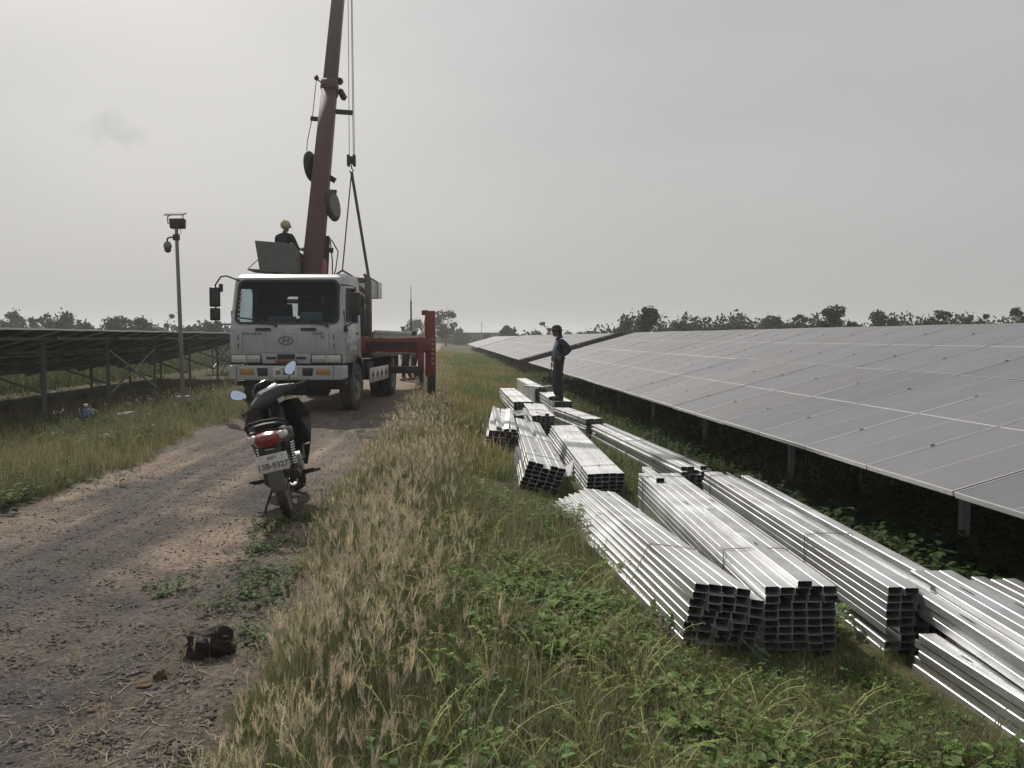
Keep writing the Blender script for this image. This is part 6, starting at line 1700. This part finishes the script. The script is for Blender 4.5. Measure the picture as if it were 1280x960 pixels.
# dry feathery grass on the bank right of the track
pl_near = [proto_plume(rng) for _ in range(14)]; pl_far = [proto_plume(rng, True) for _ in range(10)]
def road_edge(y): return -.80 - .17 * sstep(4.5, 8, y) - .06 * np.sin(y * 1.3) - .05 * np.sin(y * 3.7 + 1) - .17 * np.exp(-((y - 7.4) / 1.5) ** 2)
def plume_zone(n, y0, y1, r):
    x, y = sample(n, lambda q: road_edge(q) - .06, lambda q: .40 + 0 * q, y0, y1, 1.0)
    dens = np.clip(1.2 - sstep(-.50, .20, x + .25 * (patch(x, y, 1.1, 14.0) - .5) - .12 * sstep(5, 8, y)) * 1.17, .03, 1) * np.clip(.15 + 1.3 * patch(x, y, 1.3, 8.0), .04, 1)
    dens *= 1 - .75 * np.exp(-((y - 2.5) / 1.1) ** 2) * sstep(-.75, -.35, x)
    dens *= 1 - .9 * ((x < -1.2) & (y > 5.2) & (y < 7.9))
    dens *= 1 - .9 * ((x < -.1) & (np.abs(y - 17.8) < .9))
    dens *= 1 - .8 * (1 - sstep(.0, .22, x - road_edge(y)))
    k = (r.uniform(0, 1, n) < dens) & vis(x, y)
    return x[k], y[k]
x, y = plume_zone(2700, 2.0, 8.5, rng)
tint = np.ones((len(x), 3)) * rng.uniform(.8, 1.18, len(x))[:, None]
scatter('dry_finger_grass', pl_near, x, y, rng.uniform(.65, 1.05, len(x)) * (.5 + .5 * sstep(-.02, .30, x - road_edge(y))), tint)
x, y = plume_zone(5200, 8.0, 42, rng)
sc_ = rng.uniform(.55, .9, len(x)) * (.55 + .45 * sstep(-.02, .3, x - road_edge(y)))
scatter('dry_finger_grass', pl_far, x, y, sc_, np.ones((len(x), 3)) * rng.uniform(.8, 1.15, len(x))[:, None])
st_mix = [proto_grass(rng, 13, (.10, .36), (STRAW * .7, YGREEN * .7, GREEN * .8), (.38, .26, .36), (.0016, .0032), .07, (.02, .16)) for _ in range(12)]
x, y = plume_zone(9500, 1.9, 16, rng)
scatter('dry_stems', st_mix, x, y, rng.uniform(.55, 1.05, len(x)) * (.45 + .55 * sstep(-.02, .30, x - road_edge(y))), np.ones((len(x), 3)) * rng.uniform(.7, 1.15, len(x))[:, None])
# green undergrowth through the dry grass and down the bank
gr_near = [proto_grass(rng, 14, (.07, .22)) for _ in range(10)]; gr_dry = [proto_grass(rng, 12, (.10, .30), (STRAW, YGREEN, GREEN), (.55, .3, .15)) for _ in range(8)]
x, y = sample(10500, lambda q: road_edge(q), lambda q: np.minimum(.75 * q + .5, 3.6), 1.9, 12)
k = vis(x, y) & clear_of_stacks(x, y) & (rng.uniform(0, 1, len(x)) < np.clip(.30 + .8 * patch(x, y, .9, 1.0), .08, 1)); x, y = x[k], y[k]
mix = patch(x, y, .8, 6.0); warm = np.clip((mix - .45) * 2.2, 0, 1)[:, None]
sc9 = np.where(x > .25, .72, 1.0)
tint = (np.array([.95, 1.0, .95]) * (1 - warm) + np.array([1.55, 1.18, 1.0]) * warm) * rng.uniform(.75, 1.2, len(x))[:, None]
scatter('green_grass', gr_near, x, y, rng.uniform(.6, 1.15, len(x)) * low_front(x, y) * sc9, tint)
x, y = sample(3600, lambda q: -.2 + 0 * q, lambda q: np.minimum(.75 * q + .5, 3.4), 1.9, 9)
k = vis(x, y) & clear_of_stacks(x, y) & (patch(x, y, .9, 12.0) > .52); x, y = x[k], y[k]
scatter('dry_grass', gr_dry, x, y, rng.uniform(.6, 1.1, len(x)) * low_front(x, y), np.ones((len(x), 3)) * rng.uniform(.8, 1.15, len(x))[:, None])
gr_far = [proto_grass(rng, 9, (.10, .26), (GREEN, YGREEN, STRAW), (.55, .25, .20), (.008, .016), .16, (.03, .2), 2) for _ in range(8)]
x, y = sample(14000, lambda q: road_edge(q) + .2, lambda q: 5.2 + 0 * q, 9, 85)
k = clear_of_stacks(x, y) & (rng.uniform(0, 1, len(x)) < np.where(x > 3.2, .3, 1.0)); x, y = x[k], y[k]
warm = np.clip((patch(x, y, .35, 6.0) - .4) * 2 + .5 * (x < .4), 0, 1)[:, None]
scatter('green_grass', gr_far, x, y, rng.uniform(.7, 1.2, len(x)) * (1 + .35 * sstep(15, 60, y)), (np.array([.9, 1.0, .9]) * (1 - warm) + np.array([1.7, 1.25, 1.2]) * warm) * rng.uniform(.75, 1.2, len(x))[:, None])
# short trodden grass close around the stacks
x, y = sample(14000, lambda q: .6 + 0 * q, lambda q: np.minimum(.75 * q + .5, 3.6), 2.6, 14)
k = vis(x, y) & clear_of_stacks(x, y, -.02, .01) & ~clear_of_stacks(x, y, .30, .8); x, y = x[k], y[k]
scatter('short_grass', gr_near + gr_dry[:4] + wd[:2], x, y, rng.uniform(.25, .6, len(x)), np.array([.95, .9, .8]) * rng.uniform(.6, 1.2, len(x))[:, None])
# leafy weeds, near right
x, y = sample(8200, lambda q: -.25 + 0 * q, lambda q: np.minimum(.74 * q + .4, 3.0), 1.9, 8.5)
pw = patch(x, y, 1.0, 2.4) * (.55 + .6 * np.exp(-((x - (.20 + .12 * y)) / .6) ** 2)) * np.where(y < 4.8, 1.0, .62)
k = vis(x, y) & clear_of_stacks(x, y, -.05) & (rng.uniform(0, 1, len(x)) < np.clip(pw * 1.35 - .18, 0.02, 1)); x, y = x[k], y[k]
scatter('leafy_weeds', wd, x, y, rng.uniform(.7, 1.25, len(x)) * low_front(x, y), rng.uniform(.75, 1.25, len(x))[:, None] * (np.ones(3) + np.array([.25, .05, 0]) * rng.uniform(0, 1, len(x))[:, None]))
# patches of creeping leaves at the track edge
cx_, cy_ = [], []
for px, py, n, rad in ((330, 755, 30, .14), (325, 730, 16, .12), (225, 728, 6, .08), (205, 738, 5, .05), (345, 690, 20, .14), (352, 660, 20, .14), (310, 812, 12, .10), (430, 520, 40, .5), (462, 545, 40, .4), (120, 600, 20, .3)):
    p = onz(px, py, 0); cx_ += list(rng.normal(p.x, rad, n)); cy_ += list(rng.normal(p.y, rad * 1.3, n))
cx_, cy_ = np.array(cx_), np.array(cy_)
scatter('creeping_weeds', wd, cx_, cy_, rng.uniform(.45, .85, len(cx_)), np.tile(np.array([.62, .58, .60]), (len(cx_), 1)) * rng.uniform(.7, 1.2, len(cx_))[:, None], dz=-.012)
# flattened, broken stems lying over one another
fl_ = [proto_grass(rng, 7, (.10, .24), (STRAW, TAN * .8, YGREEN), (.5, .3, .2), (.0018, .0034), .08, (.16, .38)) for _ in range(10)]
x, y = plume_zone(2400, 1.9, 12, rng)
x3, y3 = sample(1900, lambda q: .0 + 0 * q, lambda q: np.minimum(.74 * q + .4, 3.0), 1.9, 10); k = vis(x3, y3) & clear_of_stacks(x3, y3) & (patch(x3, y3, 1.4, 61.0) > .45)
x = np.concatenate([x, x3[k]]); y = np.concatenate([y, y3[k]])
scatter('bent_straw', fl_, x, y, rng.uniform(.6, 1.2, len(x)) * low_front(x, y), np.ones((len(x), 3)) * rng.uniform(.7, 1.2, len(x))[:, None])
def proto_droop(r):
    p = PB()
    for i in range(r.integers(2, 5)):
        az = r.uniform(0, 6.28); h = r.uniform(.22, .36); le = r.uniform(.18, .30); c = np.array([.34, .35, .15]) * r.uniform(.85, 1.15); prev = None
        for k in range(9):
            t = k / 8; pt = np.array([le * t ** 1.6 * math.cos(az), le * t ** 1.6 * math.sin(az), h * (1.25 * t - .42 * t ** 3)])
            if prev is not None:
                s = np.array([-math.sin(az), math.cos(az), 0]) * .0022
                p.add(np.array([prev - s, prev + s, pt - s, pt + s]), np.array([(0, 1, 3), (0, 3, 2)]), c)
                if k > 3:
                    for _ in range(5):
                        d = np.array([math.cos(az) * .7, math.sin(az) * .7, -.15]) + r.normal(size=3) * .45; d /= np.linalg.norm(d); q = np.cross(d, r.normal(size=3)); q /= np.linalg.norm(q); L = r.uniform(.012, .024)
                        p.add(np.array([pt, pt + d * L * .5 + q * .0028, pt + d * L * .5 - q * .0028, pt + d * L]), np.array([(0, 1, 2), (1, 3, 2)]), c * r.uniform(.9, 1.3))
            prev = pt
    return p.get()
x, y = sample(190, lambda q: -.45 + 0 * q, lambda q: np.minimum(.55 * q, 1.6), 2.2, 6); k = clear_of_stacks(x, y) & vis(x, y); x, y = x[k], y[k]
scatter('drooping_seed_grass', [proto_droop(rng) for _ in range(8)], x, y, rng.uniform(.7, 1.1, len(x)) * low_front(x, y), np.ones((len(x), 3)) * rng.uniform(.8, 1.15, len(x))[:, None])
br = [proto_brush(rng) for _ in range(8)]
x, y = sample(1500, lambda q: -.3 + 0 * q, lambda q: np.minimum(.74 * q + .4, 3.2), 2.0, 10)
k = vis(x, y) & clear_of_stacks(x, y) & (patch(x, y, 1.2, 21.0) > .5); x, y = x[k], y[k]
scatter('branching_herbs', br, x, y, rng.uniform(.6, 1.2, len(x)) * low_front(x, y), np.ones((len(x), 3)) * rng.uniform(.8, 1.2, len(x))[:, None])
# weeds under the right hand tables, the table shade darkened into their tint
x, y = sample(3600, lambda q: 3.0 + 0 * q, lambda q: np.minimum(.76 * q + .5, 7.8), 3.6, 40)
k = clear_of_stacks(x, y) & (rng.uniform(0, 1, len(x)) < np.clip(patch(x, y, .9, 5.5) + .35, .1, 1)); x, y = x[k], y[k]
scatter('shade_tinted_weeds', wdb, x, y, rng.uniform(.7, 1.5, len(x)), np.array([.42, .42, .45]) * rng.uniform(.6, 1.1, len(x))[:, None])
# left verge
x, y = sample(15000, lambda q: np.maximum(-.56 * q - .6, -14.5), lambda q: -3.72 - .12 * np.sin(q * 1.1) - .08 * np.sin(q * 2.9), 5.6, 60)
k = rng.uniform(0, 1, len(x)) < np.clip(.4 + .8 * patch(x, y, .8, 2.2), .15, 1) * np.where(x < -8.2, .45, 1); x, y = x[k], y[k]
warm = np.clip((patch(x, y, .5, 16.0) - .42) * 2 + .55 * sstep(14, 20, y), 0, 1)[:, None]
scatter('verge_grass', gr_near + gr_dry, x, y, rng.uniform(.55, 1.25, len(x)) * (1 + .3 * sstep(10, 30, y)), (np.array([.95, .92, .9]) * (1 - warm) + np.array([1.25, 1.08, 1.05]) * warm) * rng.uniform(.75, 1.2, len(x))[:, None])
x, y = sample(2600, lambda q: np.maximum(-.56 * q - .6, -8.0), lambda q: -3.9 + 0 * q, 5.6, 32)
k = (patch(x, y, .7, 33.0) > .56); x, y = x[k], y[k]
x2, y2 = sample(5200, lambda q: np.maximum(-.56 * q - .6, -8.0), lambda q: -3.75 + 0 * q, 5.6, 40)
k2 = rng.uniform(0, 1, len(x2)) < np.clip(patch(x2, y2, .9, 51.0) * 1.4 - .25, 0, 1)
scatter('verge_dry_stems', st_mix, x2[k2], y2[k2], rng.uniform(.45, .9, k2.sum()), np.ones((k2.sum(), 3)) * rng.uniform(.7, 1.1, k2.sum())[:, None])
scatter('verge_weeds', wdb + br, x, y, rng.uniform(.7, 1.3, len(x)), np.array([.6, .62, .6]) * rng.uniform(.75, 1.15, len(x))[:, None])
x, y = sample(1500, lambda q: np.maximum(-.5 * q, -7.0), lambda q: -4.2 + 0 * q, 7.5, 34)
k = ((patch(x, y, .6, 40.0) > .72) | ((y > 19.5) & (x < -4.8))) & (rng.uniform(0, 1, len(x)) < .7); x, y = x[k], y[k]
scatter('dry_brush', pl_far, x, y, rng.uniform(.5, .95, len(x)), np.tile(np.array([.85, .85, .85]), (len(x), 1)) * rng.uniform(.7, 1.1, len(x))[:, None])
gr_field = [proto_grass(rng, 7, (.2, .5), (GREEN, YGREEN, STRAW), (.5, .3, .2), (.03, .07), .5, (.05, .3), 2) for _ in range(6)]
x, y = sample(7000, lambda q: -.58 * q - 3, lambda q: -13.0 + 0 * q, 26, 110)
k = x < -12.8; x, y = x[k], y[k]
scatter('field_grass', gr_field, x, y, rng.uniform(.7, 1.3, len(x)), np.tile(np.array([.52, .52, .5]), (len(x), 1)) * rng.uniform(.8, 1.2, len(x))[:, None])
# straw and dead stems littering the track, sparse sprouts
p = PB()
for L in (1.0,): pass
def proto_straw(r):
    p = PB()
    for i in range(r.integers(1, 3)):
        L = r.uniform(.03, .12); a = r.uniform(0, 6.28); w_ = r.uniform(.0008, .0020); k = r.uniform(-.5, .5)
        d = np.array([math.cos(a), math.sin(a), 0]); d2 = np.array([math.cos(a + k), math.sin(a + k), .25]); s = np.array([-d[1], d[0], 0]) * w_
        o = np.array([*r.uniform(-.04, .04, 2), .014]); m_ = o + d * L * .5; e = m_ + d2 * L * .5
        p.add(np.array([o + s, o - s, m_ + s, m_ - s, e, m_ + np.array([0, 0, .004])]), np.array([(0, 1, 3), (0, 3, 2), (2, 3, 4)]), np.array([.33, .28, .20]) * r.uniform(.7, 1.3))
    return p.get()
st = [proto_straw(rng) for _ in range(16)]
x, y = sample(1900, lambda q: np.maximum(-.56 * q - .2, -3.9), lambda q: -.75 + 0 * q, 2.4, 11)
k = rng.uniform(0, 1, len(x)) < .10 + .9 * sstep(-1.9, -1.0, x) + .5 * sstep(4.5, 3.0, y) * (x > -2.4) + .35 * sstep(-3.3, -3.7, x); x, y = x[k], y[k]
scatter('straw_litter', st, x, y, rng.uniform(.7, 1.5, len(x)), np.ones((len(x), 3)) * rng.uniform(.7, 1.2, len(x))[:, None], dz=0)
x, y = sample(420, lambda q: np.maximum(-.56 * q - .2, -3.8), lambda q: -1.0 + 0 * q, 2.6, 10)
k = rng.uniform(0, 1, len(x)) < .05 + .9 * sstep(-1.6, -1.1, x); x, y = x[k], y[k]
scatter('track_tufts', [proto_plume(rng) for _ in range(5)], x, y, rng.uniform(.3, .6, len(x)), np.ones((len(x), 3)) * rng.uniform(.8, 1.1, len(x))[:, None])
def proto_stone(r):
    V = np.array([(1, 0, 0), (-1, 0, 0), (0, 1, 0), (0, -1, 0), (0, 0, 1), (0, 0, -1)], float) * r.uniform(.6, 1.2, (6, 1)) * np.array([1, .8, .55]) * .011
    F = np.array([(0, 2, 4), (2, 1, 4), (1, 3, 4), (3, 0, 4), (2, 0, 5), (1, 2, 5), (3, 1, 5), (0, 3, 5)])
    return V, F, np.tile(np.array([.12, .11, .105]) * r.uniform(.6, 2.0), (6, 1))
sn = [proto_stone(rng) for _ in range(14)]
x, y = sample(16000, lambda q: np.maximum(-.57 * q - .2, -4.0), lambda q: -.9 + 0 * q, 2.3, 12)
scatter('gravel', sn, x, y, rng.uniform(.35, 1.3, len(x)) ** 1.5, np.ones((len(x), 3)) * rng.uniform(.6, 1.3, len(x))[:, None], dz=.012, m=leafmat('stone_grain', 0.0, .9))

# ------------------------------------------------------------------ haze
def haze(density):
    b = MB(); b.box((0, 720, 8.0), (2900, 1620, 19.4)); o = b.build('haze', [])
    m = bpy.data.materials.new('haze'); m.use_nodes = True
    n, l = m.node_tree.nodes, m.node_tree.links; n.clear()
    out = n.new('ShaderNodeOutputMaterial'); v = n.new('ShaderNodeVolumePrincipled')
    v.inputs['Color'].default_value = (.88, .90, .93, 1); v.inputs['Density'].default_value = density; v.inputs['Anisotropy'].default_value = .3
    l.new(v.outputs[0], out.inputs['Volume'])
    o.data.materials.append(m); o['kind'] = 'stuff'
    return o
if HAZE > 0: haze(HAZE)
